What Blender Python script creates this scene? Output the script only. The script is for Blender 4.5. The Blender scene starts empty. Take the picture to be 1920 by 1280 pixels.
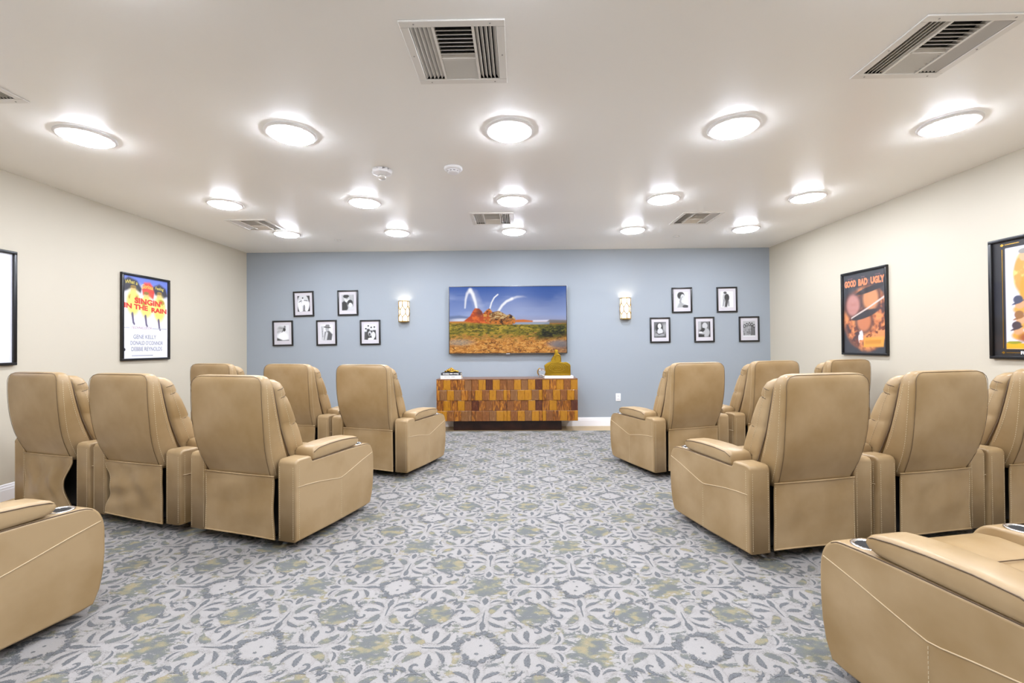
import bpy, bmesh, math, random
import numpy as np
from mathutils import Matrix, Vector

SC = bpy.context.scene
COL = SC.collection
PI = math.pi

# ------------------------------------------------------------------ camera
CAM_H, FPX = 1.2467, 824.37
YAW, PITCH, ROLL = 0.0150, 0.0090, -0.0072
def camera():
    cy, sy, cp, sp = math.cos(YAW), math.sin(YAW), math.cos(PITCH), math.sin(PITCH)
    F = Vector((-sy * cp, cy * cp, sp)); R = Vector((cy, sy, 0)); U = R.cross(F)
    c, s = math.cos(ROLL), math.sin(ROLL)
    R2 = c * R + s * U; U2 = -s * R + c * U
    d = bpy.data.cameras.new('camera'); d.sensor_width = 36; d.sensor_fit = 'HORIZONTAL'
    d.lens = FPX / 1920 * 36; d.clip_start = 0.05; d.clip_end = 60
    o = bpy.data.objects.new('camera', d); COL.objects.link(o)
    o.matrix_world = Matrix(((R2.x, U2.x, -F.x, 0), (R2.y, U2.y, -F.y, 0), (R2.z, U2.z, -F.z, CAM_H), (0, 0, 0, 1)))
    SC.camera = o
camera()
# ------------------------------------------------------------------ world, exposure
w = bpy.data.worlds.new('world'); SC.world = w; w.use_nodes = True
w.node_tree.nodes['Background'].inputs[0].default_value = (0.8, 0.82, 0.85, 1)
w.node_tree.nodes['Background'].inputs[1].default_value = 0.3
SC.view_settings.view_transform = 'Standard'
SC.view_settings.look = 'None'
SC.view_settings.exposure = 0.0
SC.view_settings.gamma = 1.0
SC.view_settings.use_curve_mapping = False
SC.cycles.transparent_max_bounces = 24
LAMP = 118.0            # radiance of the round ceiling lights
LAMP_COL = (0.93, 1.0, 1.13)

# room numbers (metres; camera stands at the origin, looks along +y)
XL, XR, YB, YN, ZC = -4.255, 3.87, 6.82, -3.2, 2.727

# ------------------------------------------------------------------ helpers
def lin(c):
    return tuple((v / 255 / 12.92 if v / 255 <= 0.04045 else ((v / 255 + 0.055) / 1.055) ** 2.4) for v in c[:3])
def lin4(*c):
    return lin(c) + (1.0,)
def tag(o, label=None, cat=None, group=None, kind=None):
    if label: o['label'] = label
    if cat: o['category'] = cat
    if group: o['group'] = group
    if kind: o['kind'] = kind
    return o
def link(name, me, mat=None, parent=None, loc=None, smooth=False):
    o = bpy.data.objects.new(name, me); COL.objects.link(o)
    if mat is not None and not me.materials: me.materials.append(mat)
    if smooth: me.polygons.foreach_set('use_smooth', [True] * len(me.polygons))
    if parent is not None: o.parent = parent
    if loc is not None: o.location = loc
    return o
def empty(name, loc=(0, 0, 0), rz=0.0, label=None, cat=None, group=None):
    o = bpy.data.objects.new(name, None); COL.objects.link(o)
    o.empty_display_size = 0.1; o.location = loc; o.rotation_euler = (0, 0, rz)
    return tag(o, label, cat, group)
class MB:
    """collects vertices and faces; build() links them as one mesh object"""
    def __init__(s): s.v = []; s.f = []; s.m = []
    def add(s, vs, fs, mi=0):
        b = len(s.v); s.v += [tuple(p) for p in vs]; s.f += [tuple(i + b for i in f) for f in fs]; s.m += [mi] * len(fs); return s
    def box(s, x0, x1, y0, y1, z0, z1, mi=0):
        return s.add([(x0, y0, z0), (x1, y0, z0), (x1, y1, z0), (x0, y1, z0), (x0, y0, z1), (x1, y0, z1), (x1, y1, z1), (x0, y1, z1)],
                     [(0, 3, 2, 1), (4, 5, 6, 7), (0, 1, 5, 4), (1, 2, 6, 5), (2, 3, 7, 6), (3, 0, 4, 7)], mi)
    def loft(s, rings, cap=True, close=True, mi=0):
        n = len(rings[0]); vs = [p for r in rings for p in r]; fs = []
        for k in range(len(rings) - 1):
            for i in range(n if close else n - 1):
                j = (i + 1) % n
                fs.append((k * n + i, k * n + j, (k + 1) * n + j, (k + 1) * n + i))
        if cap:
            fs.append(tuple(range(n - 1, -1, -1))); fs.append(tuple((len(rings) - 1) * n + i for i in range(n)))
        return s.add(vs, fs, mi)
    def lathe(s, prof, n=24, c=(0, 0, 0), mi=0, cap=True):
        rings = [[(c[0] + r * math.cos(2 * PI * i / n), c[1] + r * math.sin(2 * PI * i / n), c[2] + z) for i in range(n)] for r, z in prof]
        return s.loft(rings, cap=cap, mi=mi)
    def tube(s, pts, r, n=6, closed=False, mi=0):
        P = [Vector(p) for p in pts]; rings = []; N = len(P); up = None
        for k in range(N):
            a = P[k - 1] if (k > 0 or closed) else P[k]; b = P[(k + 1) % N] if (k < N - 1 or closed) else P[k]
            t = (b - a).normalized()
            if up is None:
                up = Vector((0, 0, 1)) if abs(t.z) < 0.9 else Vector((1, 0, 0))
            u = (up - t * up.dot(t))
            u = u.normalized() if u.length > 1e-6 else Vector((1, 0, 0)); up = u
            v = t.cross(u); rr = r(k / max(1, N - 1)) if callable(r) else r
            rings.append([P[k] + u * (rr * math.cos(2 * PI * i / n)) + v * (rr * math.sin(2 * PI * i / n)) for i in range(n)])
        if closed: rings.append(rings[0])
        return s.loft(rings, cap=not closed, mi=mi)
    def dashes(s, pts, length=0.009, gap=0.006, wd=0.0013, mi=0):
        P = [Vector(p) for p in pts]; d = [0.0]
        for a, b in zip(P, P[1:]): d.append(d[-1] + (b - a).length)
        def at(t):
            for k in range(len(P) - 1):
                if t <= d[k + 1] or k == len(P) - 2:
                    q = (t - d[k]) / max(1e-9, d[k + 1] - d[k]); return P[k].lerp(P[k + 1], q)
        t = gap
        while t + length < d[-1]:
            a, b = at(t), at(t + length); s.tube([a, b], wd, 4); t += length + gap
        return s
    def mesh(s, name, smooth=False, recalc=False):
        me = bpy.data.meshes.new(name); me.from_pydata(s.v, [], s.f); me.update()
        if any(s.m): me.polygons.foreach_set('material_index', s.m)
        if recalc:
            b = bmesh.new(); b.from_mesh(me); bmesh.ops.recalc_face_normals(b, faces=b.faces); b.to_mesh(me); b.free()
        if smooth: me.polygons.foreach_set('use_smooth', [True] * len(me.polygons))
        return me
    def build(s, name, mat, parent=None, loc=None, smooth=False, recalc=True):
        return link(name, s.mesh(name, smooth, recalc), mat, parent, loc)
def bevelled(me, w=0.01, seg=3, angle=0.6, smooth=True):
    b = bmesh.new(); b.from_mesh(me)
    bmesh.ops.recalc_face_normals(b, faces=b.faces)
    es = [e for e in b.edges if len(e.link_faces) == 2 and e.calc_face_angle(0) > angle]
    bmesh.ops.bevel(b, geom=es, offset=w, segments=seg, profile=0.5, affect='EDGES', clamp_overlap=True)
    b.to_mesh(me); b.free()
    if smooth: me.polygons.foreach_set('use_smooth', [True] * len(me.polygons))
    return me
def rbox(x0, x1, y0, y1, z0, z1, w=0.004, seg=2):
    return bevelled(MB().box(x0, x1, y0, y1, z0, z1).mesh('box'), w, seg, 0.6, seg > 1)
def rrect(x0, x1, y0, y1, r, z, n=5):
    out = []
    for cx, cy, a in ((x1 - r, y1 - r, 0), (x0 + r, y1 - r, 90), (x0 + r, y0 + r, 180), (x1 - r, y0 + r, 270)):
        for k in range(n):
            t = math.radians(a + 90 * k / (n - 1)); out.append((cx + r * math.cos(t), cy + r * math.sin(t), z))
    return out
def copy_tree(o, parent=None):
    c = o.copy(); COL.objects.link(c); c.parent = parent
    for ch in o.children: copy_tree(ch, c)
    return c

# ------------------------------------------------------------------ materials
def mat(name, col=(200, 200, 200), rough=0.5, metal=0.0, noise=None, bump=None, spec=0.5, emit=None, coat=0.0):
    m = bpy.data.materials.new(name); m.use_nodes = True
    nt = m.node_tree; b = nt.nodes['Principled BSDF']
    b.inputs['Base Color'].default_value = lin4(*col); b.inputs['Roughness'].default_value = rough
    b.inputs['Metallic'].default_value = metal; b.inputs['Specular IOR Level'].default_value = spec
    b.inputs['Coat Weight'].default_value = coat
    if emit: b.inputs['Emission Color'].default_value = lin4(*emit[0]); b.inputs['Emission Strength'].default_value = emit[1]
    tc = nt.nodes.new('ShaderNodeTexCoord')
    if noise:                       # (scale, second colour, low, high)
        n = nt.nodes.new('ShaderNodeTexNoise'); n.inputs['Scale'].default_value = noise[0]; n.inputs['Detail'].default_value = 4
        nt.links.new(tc.outputs['Object'], n.inputs['Vector'])
        r = nt.nodes.new('ShaderNodeValToRGB'); r.color_ramp.elements[0].position = noise[2]; r.color_ramp.elements[1].position = noise[3]
        r.color_ramp.elements[0].color = lin4(*col); r.color_ramp.elements[1].color = lin4(*noise[1])
        nt.links.new(n.outputs['Fac'], r.inputs['Fac']); nt.links.new(r.outputs['Color'], b.inputs['Base Color'])
    if bump:                        # (scale, strength, distance)
        n = nt.nodes.new('ShaderNodeTexNoise'); n.inputs['Scale'].default_value = bump[0]; n.inputs['Detail'].default_value = 3
        nt.links.new(tc.outputs['Object'], n.inputs['Vector'])
        bp = nt.nodes.new('ShaderNodeBump'); bp.inputs['Strength'].default_value = bump[1]; bp.inputs['Distance'].default_value = bump[2]
        nt.links.new(n.outputs['Fac'], bp.inputs['Height']); nt.links.new(bp.outputs['Normal'], b.inputs['Normal'])
    return m
M = {}
M['ceiling'] = mat('ceiling_paint', (249, 246, 241), 0.30, bump=(7, 0.03, 0.004), spec=0.5)
M['wall_cream'] = mat('cream_wall_paint', (197, 188, 170), 0.6, bump=(60, 0.05, 0.002))
M['wall_blue'] = mat('pale_blue_wall_paint', (151, 158, 165), 0.55, bump=(60, 0.05, 0.002))
M['white'] = mat('white_trim_paint', (238, 236, 238), 0.4)
M['vent'] = mat('vent_enamel', (232, 228, 222), 0.4)
M['dark'] = mat('dark_duct', (18, 16, 15), 0.8)
M['lamp_trim'] = mat('lamp_trim', (238, 234, 232), 0.35)
M['lamp'] = mat('lamp_diffuser', (255, 255, 255), 0.4)
b_ = M['lamp'].node_tree.nodes['Principled BSDF']; b_.inputs['Emission Color'].default_value = LAMP_COL + (1,); b_.inputs['Emission Strength'].default_value = LAMP
M['leather'] = mat('tan_leather', (169, 143, 106), 0.37, noise=(3.2, (145, 117, 76), 0.36, 0.68), bump=(220, 0.08, 0.001), spec=0.45)
M['piping_and_shade'] = mat('dark_seam_and_shade', (96, 76, 54), 0.6)
M['welt'] = mat('leather_welt', (196, 172, 136), 0.45)
M['thread'] = mat('cream_thread', (214, 196, 162), 0.7)
M['black'] = mat('black_metal', (20, 19, 19), 0.5)
M['steel'] = mat('brushed_steel', (215, 212, 210), 0.25, 1.0)
M['black_frame'] = mat('black_lacquer_frame', (22, 20, 20), 0.3)
M['matboard'] = mat('white_mat_board', (208, 203, 208), 0.8)
M['gold'] = mat('gold_metal', (206, 160, 66), 0.28, 1.0)
M['brass'] = mat('brass_metal', (190, 160, 100), 0.3, 1.0)
M['goldpaint'] = mat('antique_gold', (150, 118, 28), 0.4, 0.8, bump=(40, 0.25, 0.004))
M['silver'] = mat('silver_edge', (200, 202, 205), 0.3, 0.6)
M['book_white'] = mat('white_book', (236, 228, 224), 0.5)
M['book_dark'] = mat('dark_book', (44, 46, 52), 0.45)
M['paper'] = mat('page_edges', (226, 214, 190), 0.8, bump=(300, 0.3, 0.002))
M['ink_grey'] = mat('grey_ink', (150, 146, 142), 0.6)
M['plinth'] = mat('dark_stained_plinth', (44, 20, 14), 0.3, noise=(6, (66, 34, 22), 0.4, 0.7))
M['sconce_glass'] = mat('lit_sconce_glass', (255, 250, 240), 0.5, emit=((255, 240, 222), 1.25))
M['outlet'] = mat('outlet_plastic', (236, 234, 232), 0.4)
M['floor_tan'] = None
M['textred'] = mat('red_ink', (214, 60, 44), 0.6); M['textyellow'] = mat('yellow_ink', (236, 214, 96), 0.6)
M['textnavy'] = mat('slate_ink', (92, 98, 116), 0.6); M['textorange'] = mat('orange_ink', (222, 134, 92), 0.6)
M['textwhite'] = mat('white_ink', (235, 232, 230), 0.6); M['textdark'] = mat('dark_ink', (60, 52, 56), 0.6)
M['textmauve'] = mat('mauve_ink', (160, 110, 120), 0.6); M['textpale'] = mat('pale_ink', (176, 176, 186), 0.6)
def glass_mat():
    m = bpy.data.materials.new('picture_glass'); m.use_nodes = True; nt = m.node_tree
    nt.nodes.remove(nt.nodes['Principled BSDF']); out = nt.nodes['Material Output']
    t = nt.nodes.new('ShaderNodeBsdfTransparent'); g = nt.nodes.new('ShaderNodeBsdfGlossy'); g.inputs['Roughness'].default_value = 0.05
    lw = nt.nodes.new('ShaderNodeLayerWeight'); pw = nt.nodes.new('ShaderNodeMath'); pw.operation = 'POWER'; pw.inputs[1].default_value = 4.0; nt.links.new(lw.outputs['Facing'], pw.inputs[0]); fr = nt.nodes.new('ShaderNodeMath'); fr.operation = 'MULTIPLY_ADD'; fr.inputs[1].default_value = 0.5; fr.inputs[2].default_value = 0.02; nt.links.new(pw.outputs[0], fr.inputs[0])
    mx = nt.nodes.new('ShaderNodeMixShader')
    nt.links.new(fr.outputs[0], mx.inputs[0]); nt.links.new(t.outputs[0], mx.inputs[1]); nt.links.new(g.outputs[0], mx.inputs[2])
    nt.links.new(mx.outputs[0], out.inputs['Surface']); return m
M['glass'] = glass_mat()
def print_mat(name, emit=0.0, rough=0.5):
    m = bpy.data.materials.new(name); m.use_nodes = True; nt = m.node_tree; b = nt.nodes['Principled BSDF']
    a = nt.nodes.new('ShaderNodeVertexColor'); a.layer_name = 'Col'; b.inputs['Roughness'].default_value = rough
    if emit:
        b.inputs['Base Color'].default_value = (0.01, 0.01, 0.01, 1); b.inputs['Roughness'].default_value = 0.25
        nt.links.new(a.outputs['Color'], b.inputs['Emission Color']); b.inputs['Emission Strength'].default_value = emit
    else:
        nt.links.new(a.outputs['Color'], b.inputs['Base Color'])
    return m
M['print'] = print_mat('printed_paper'); M['screen'] = print_mat('lit_screen', 1.0); M['screen'].node_tree.nodes['Principled BSDF'].inputs['Specular IOR Level'].default_value = 0.12
def plank_mat():
    m = mat('tan_plank_floor', (176, 152, 112), 0.4); nt = m.node_tree; b = nt.nodes['Principled BSDF']
    tc = nt.nodes.new('ShaderNodeTexCoord'); mp = nt.nodes.new('ShaderNodeMapping'); mp.inputs['Scale'].default_value = (1.5, 22, 1)
    n = nt.nodes.new('ShaderNodeTexNoise'); n.inputs['Scale'].default_value = 2; n.inputs['Detail'].default_value = 5
    r = nt.nodes.new('ShaderNodeValToRGB'); r.color_ramp.elements[0].color = lin4(160, 132, 92); r.color_ramp.elements[1].color = lin4(196, 172, 130)
    nt.links.new(tc.outputs['Object'], mp.inputs[0]); nt.links.new(mp.outputs[0], n.inputs['Vector']); nt.links.new(n.outputs['Fac'], r.inputs[0]); nt.links.new(r.outputs[0], b.inputs['Base Color'])
    return m
M['floor_tan'] = plank_mat()
def wood_mat(name, c0, c1, c2):
    m = mat(name, c0, 0.34); nt = m.node_tree; b = nt.nodes['Principled BSDF']; b.inputs['Coat Weight'].default_value = 0.15
    tc = nt.nodes.new('ShaderNodeTexCoord'); oi = nt.nodes.new('ShaderNodeObjectInfo')
    sc = nt.nodes.new('ShaderNodeVectorMath'); sc.operation = 'SCALE'; sc.inputs[0].default_value = (37, 11, 53); nt.links.new(oi.outputs['Random'], sc.inputs['Scale'])
    ad = nt.nodes.new('ShaderNodeVectorMath'); ad.operation = 'ADD'; nt.links.new(tc.outputs['Object'], ad.inputs[0]); nt.links.new(sc.outputs[0], ad.inputs[1])
    mp = nt.nodes.new('ShaderNodeMapping'); mp.inputs['Scale'].default_value = (42, 20, 7); nt.links.new(ad.outputs[0], mp.inputs[0])
    n = nt.nodes.new('ShaderNodeTexNoise'); n.inputs['Scale'].default_value = 1.0; n.inputs['Detail'].default_value = 3; n.inputs['Distortion'].default_value = 1.6
    nt.links.new(mp.outputs[0], n.inputs['Vector'])
    r = nt.nodes.new('ShaderNodeValToRGB'); r.color_ramp.elements[0].position = 0.36; r.color_ramp.elements[1].position = 0.68
    r.color_ramp.elements[0].color = lin4(*c0); r.color_ramp.elements[1].color = lin4(*c2)
    e = r.color_ramp.elements.new(0.5); e.color = lin4(*c1)
    nt.links.new(n.outputs['Fac'], r.inputs[0]); nt.links.new(r.outputs[0], b.inputs['Base Color']); return m
W = {'g': wood_mat('golden_wood', (156, 103, 14), (168, 113, 20), (136, 83, 12)), 'm': wood_mat('figured_wood', (172, 112, 34), (128, 72, 22), (70, 36, 14)),
     'b': wood_mat('brown_wood', (128, 76, 32), (108, 62, 26), (150, 98, 48)), 't': wood_mat('taupe_wood', (126, 84, 46), (112, 72, 38), (140, 98, 58)),
     'd': wood_mat('dark_wood', (84, 38, 20), (70, 32, 18), (110, 60, 30)), 'top': wood_mat('cabinet_top_wood', (128, 84, 52), (116, 74, 44), (140, 96, 62))}

# ------------------------------------------------------------------ carpet material: off white with ragged grey, olive and straw patches
LAT, OX, OY = 0.457, -0.171, 2.05 - 0.457 / 2       # nodes of the pattern lattice sit at OX + i*LAT, OY + j*LAT
def carpet_mat(name, kind):
    m = bpy.data.materials.new(name); m.use_nodes = True; nt = m.node_tree; b = nt.nodes['Principled BSDF']
    b.inputs['Roughness'].default_value = 0.95; b.inputs['Specular IOR Level'].default_value = 0.1
    L = nt.links.new; N = nt.nodes.new
    tc = N('ShaderNodeTexCoord')
    def noise(scale, vec, det=3, rough=0.6):
        mp = N('ShaderNodeMapping'); mp.inputs['Scale'].default_value = vec; L(tc.outputs['Object'], mp.inputs[0])
        n = N('ShaderNodeTexNoise'); n.inputs['Scale'].default_value = scale; n.inputs['Detail'].default_value = det; n.inputs['Roughness'].default_value = rough
        L(mp.outputs[0], n.inputs['Vector']); return n.outputs['Fac']
    def mth(op, a, c=None, clamp=False):
        x = N('ShaderNodeMath'); x.operation = op; x.use_clamp = clamp
        for i, v in enumerate((a, c)):
            if v is None: continue
            if isinstance(v, (int, float)): x.inputs[i].default_value = v
            else: L(v, x.inputs[i])
        return x.outputs[0]
    def ramp(f, *st):
        r = N('ShaderNodeValToRGB'); r.color_ramp.interpolation = 'LINEAR'
        while len(r.color_ramp.elements) < len(st): r.color_ramp.elements.new(0.5)
        for e, (p, c) in zip(r.color_ramp.elements, st): e.position = p; e.color = lin4(*c)
        L(f, r.inputs[0]); return r.outputs[0]
    def mixc(f, a, c):
        x = N('ShaderNodeMix'); x.data_type = 'RGBA'; L(f, x.inputs[0])
        for i, v in ((6, a), (7, c)):
            if isinstance(v, tuple): x.inputs[i].default_value = v
            else: L(v, x.inputs[i])
        return x.outputs[2]
    tuft = noise(520, (1, 1, 1), 1)
    white = ramp(tuft, (0.3, (142, 138, 135)), (0.7, (157, 152, 148)))
    patch_n = noise(13, (1, 1.5, 1), 3, 0.55)
    patch0 = ramp(patch_n, (0.44, (112, 113, 112)), (0.53, (120, 120, 111)), (0.575, (138, 133, 112)), (0.66, (150, 139, 112)))
    speck = ramp(noise(420, (1, 1, 1), 2, 0.7), (0.34, (208, 208, 208)), (0.62, (255, 255, 255)))
    pm = N('ShaderNodeMix'); pm.data_type = 'RGBA'; pm.blend_type = 'MULTIPLY'; pm.inputs[0].default_value = 1.0; L(patch0, pm.inputs[6]); L(speck, pm.inputs[7]); patch = pm.outputs[2]
    if kind != 'ground':
        at = N('ShaderNodeAttribute'); at.attribute_name = 'inset'
        rag = mth('ADD', mth('SUBTRACT', noise(105, (1, 2.3, 1), 2, 0.6), 0.5), mth('MULTIPLY', mth('SUBTRACT', noise(330, (1, 1.6, 1), 1), 0.5), 0.35))
        mask = mth('ADD', mth('MULTIPLY', mth('ADD', mth('SUBTRACT', at.outputs['Fac'], 0.30), mth('MULTIPLY', rag, 1.05)), 9.0), 0.5, True)
    if kind == 'white':
        L(white, b.inputs['Base Color'])
    elif kind == 'grey':
        g = ramp(noise(420, (1, 1, 1), 2, 0.7), (0.34, (76, 77, 78)), (0.62, (116, 116, 117))); L(g, b.inputs['Base Color'])
    elif kind == 'patch':
        L(patch, b.inputs['Base Color'])
    else:
        sx = N('ShaderNodeSeparateXYZ'); L(tc.outputs['Object'], sx.inputs[0])
        k = 2 * PI / LAT
        cx = mth('COSINE', mth('MULTIPLY', mth('SUBTRACT', sx.outputs[0], OX), k))
        cy = mth('COSINE', mth('MULTIPLY', mth('SUBTRACT', sx.outputs[1], OY), k))
        pr = mth('MULTIPLY', cx, cy)                                  # 1 on nodes and faces, -1 on the medallions
        nz = noise(20, (1, 1.9, 1), 5, 0.72)
        f = mth('ADD', mth('MULTIPLY', pr, 0.24), mth('MULTIPLY', mth('SUBTRACT', nz, 0.5), 1.5))
        f = mth('ADD', mth('MULTIPLY', mth('SUBTRACT', f, 0.03), 16.0), 0.5, True)
        L(mixc(f, white, patch), b.inputs['Base Color'])
    if kind != 'ground':                                              # ragged yarn edge: beyond it the ground shows
        tr = N('ShaderNodeBsdfTransparent'); mx = N('ShaderNodeMixShader'); L(mask, mx.inputs[0]); L(tr.outputs[0], mx.inputs[1]); L(b.outputs[0], mx.inputs[2]); L(mx.outputs[0], nt.nodes['Material Output'].inputs['Surface'])
    bp = N('ShaderNodeBump'); bp.inputs['Strength'].default_value = 0.35; bp.inputs['Distance'].default_value = 0.002
    L(tuft, bp.inputs['Height']); L(bp.outputs[0], b.inputs['Normal'])
    return m
M['carpet'] = carpet_mat('carpet_ground', 'ground'); M['c_white'] = carpet_mat('carpet_white_yarn', 'white')
M['c_grey'] = carpet_mat('carpet_grey_yarn', 'grey'); M['c_patch'] = carpet_mat('carpet_mottled_yarn', 'patch')

# ------------------------------------------------------------------ room shell
CX0, CX1, CY0, CY1 = XL + 0.5, XR - 0.5, YN + 0.5, 6.43
fl = MB().box(XL - .1, XR + .1, YN - .1, YB + .1, -0.12, -0.004).build('floor_border', M['floor_tan']); tag(fl, kind='structure')
fl['label'] = 'tan plank floor border showing along the walls'
floor = MB().box(CX0, CX1, CY0, CY1, -0.004, 0.0).build('floor', M['carpet']); tag(floor, 'grey and white scroll patterned carpet', kind='structure')
T = 0.12
tag(MB().box(XL - T, XL, YN - T, YB + T, -0.12, ZC + T).build('wall_left', M['wall_cream']), 'cream painted left wall', kind='structure')
tag(MB().box(XR, XR + T, YN - T, YB + T, -0.12, ZC + T).build('wall_right', M['wall_cream']), 'cream painted right wall', kind='structure')
tag(MB().box(XL, XR, YB, YB + T, -0.12, ZC + T).build('wall_back', M['wall_blue']), 'pale blue accent wall behind the screen', kind='structure')
tag(MB().box(XL, XR, YN - T, YN, -0.12, ZC + T).build('wall_front', M['wall_cream']), 'cream wall behind the camera', kind='structure')
def baseboard(name, p0, p1, nrm):
    prof = [(0, 0), (0.016, 0), (0.016, 0.088), (0.0135, 0.094), (0.0135, 0.108), (0.009, 0.116), (0.007, 0.13), (0, 0.134)]
    rings = [[(p[0] + nrm[0] * d, p[1] + nrm[1] * d, z - 0.004) for d, z in prof] for p in (p0, p1)]
    tag(MB().loft(rings).build(name, M['white']), 'white moulded baseboard', kind='structure')
baseboard('baseboard_back', (XL, YB), (XR, YB), (0, -1))
baseboard('baseboard_left', (XL, YN), (XL, YB - .016), (1, 0))
baseboard('baseboard_right', (XR, YN), (XR, YB - .016), (-1, 0))
# vents: (x0, x1, y0, y1)
VENTS = [(-0.54, -0.052, 1.972, 2.455, 'large white ceiling air vent nearest the camera, above the aisle'),
         (1.857, 2.335, 1.995, 2.47, 'white ceiling air vent at the upper right of the photo, above the right seats'),
         (-3.40, -2.915, 2.10, 2.58, 'white ceiling air vent cut off by the left edge of the photo'),
         (-0.54, -0.048, 4.87, 5.355, 'far white ceiling air vent in line with the television'),
         (-3.40, -2.915, 5.02, 5.50, 'far white ceiling air vent near the left wall corner'),
         (1.86, 2.33, 4.94, 5.43, 'far white ceiling air vent right of the television')]
xs = sorted({XL - T, XR + T} | {v for q in VENTS for v in (q[0] + .03, q[1] - .03)}); ys = sorted({YN - T, YB + T} | {v for q in VENTS for v in (q[2] + .03, q[3] - .03)})
cm = MB()
for a, b in zip(xs, xs[1:]):
    for c, d in zip(ys, ys[1:]):
        mx, my = (a + b) / 2, (c + d) / 2
        if any(q[0] < mx < q[1] and q[2] < my < q[3] for q in VENTS) or b - a < 1e-6 or d - c < 1e-6: continue
        cm.add([(a, c, ZC), (a, d, ZC), (b, d, ZC), (b, c, ZC)], [(0, 1, 2, 3)])
me = cm.mesh('ceiling')
b = bmesh.new(); b.from_mesh(me); bmesh.ops.remove_doubles(b, verts=b.verts, dist=1e-4); b.to_mesh(me); b.free()
tag(link('ceiling', me, M['ceiling']), 'satin off white ceiling', kind='structure')

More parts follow.
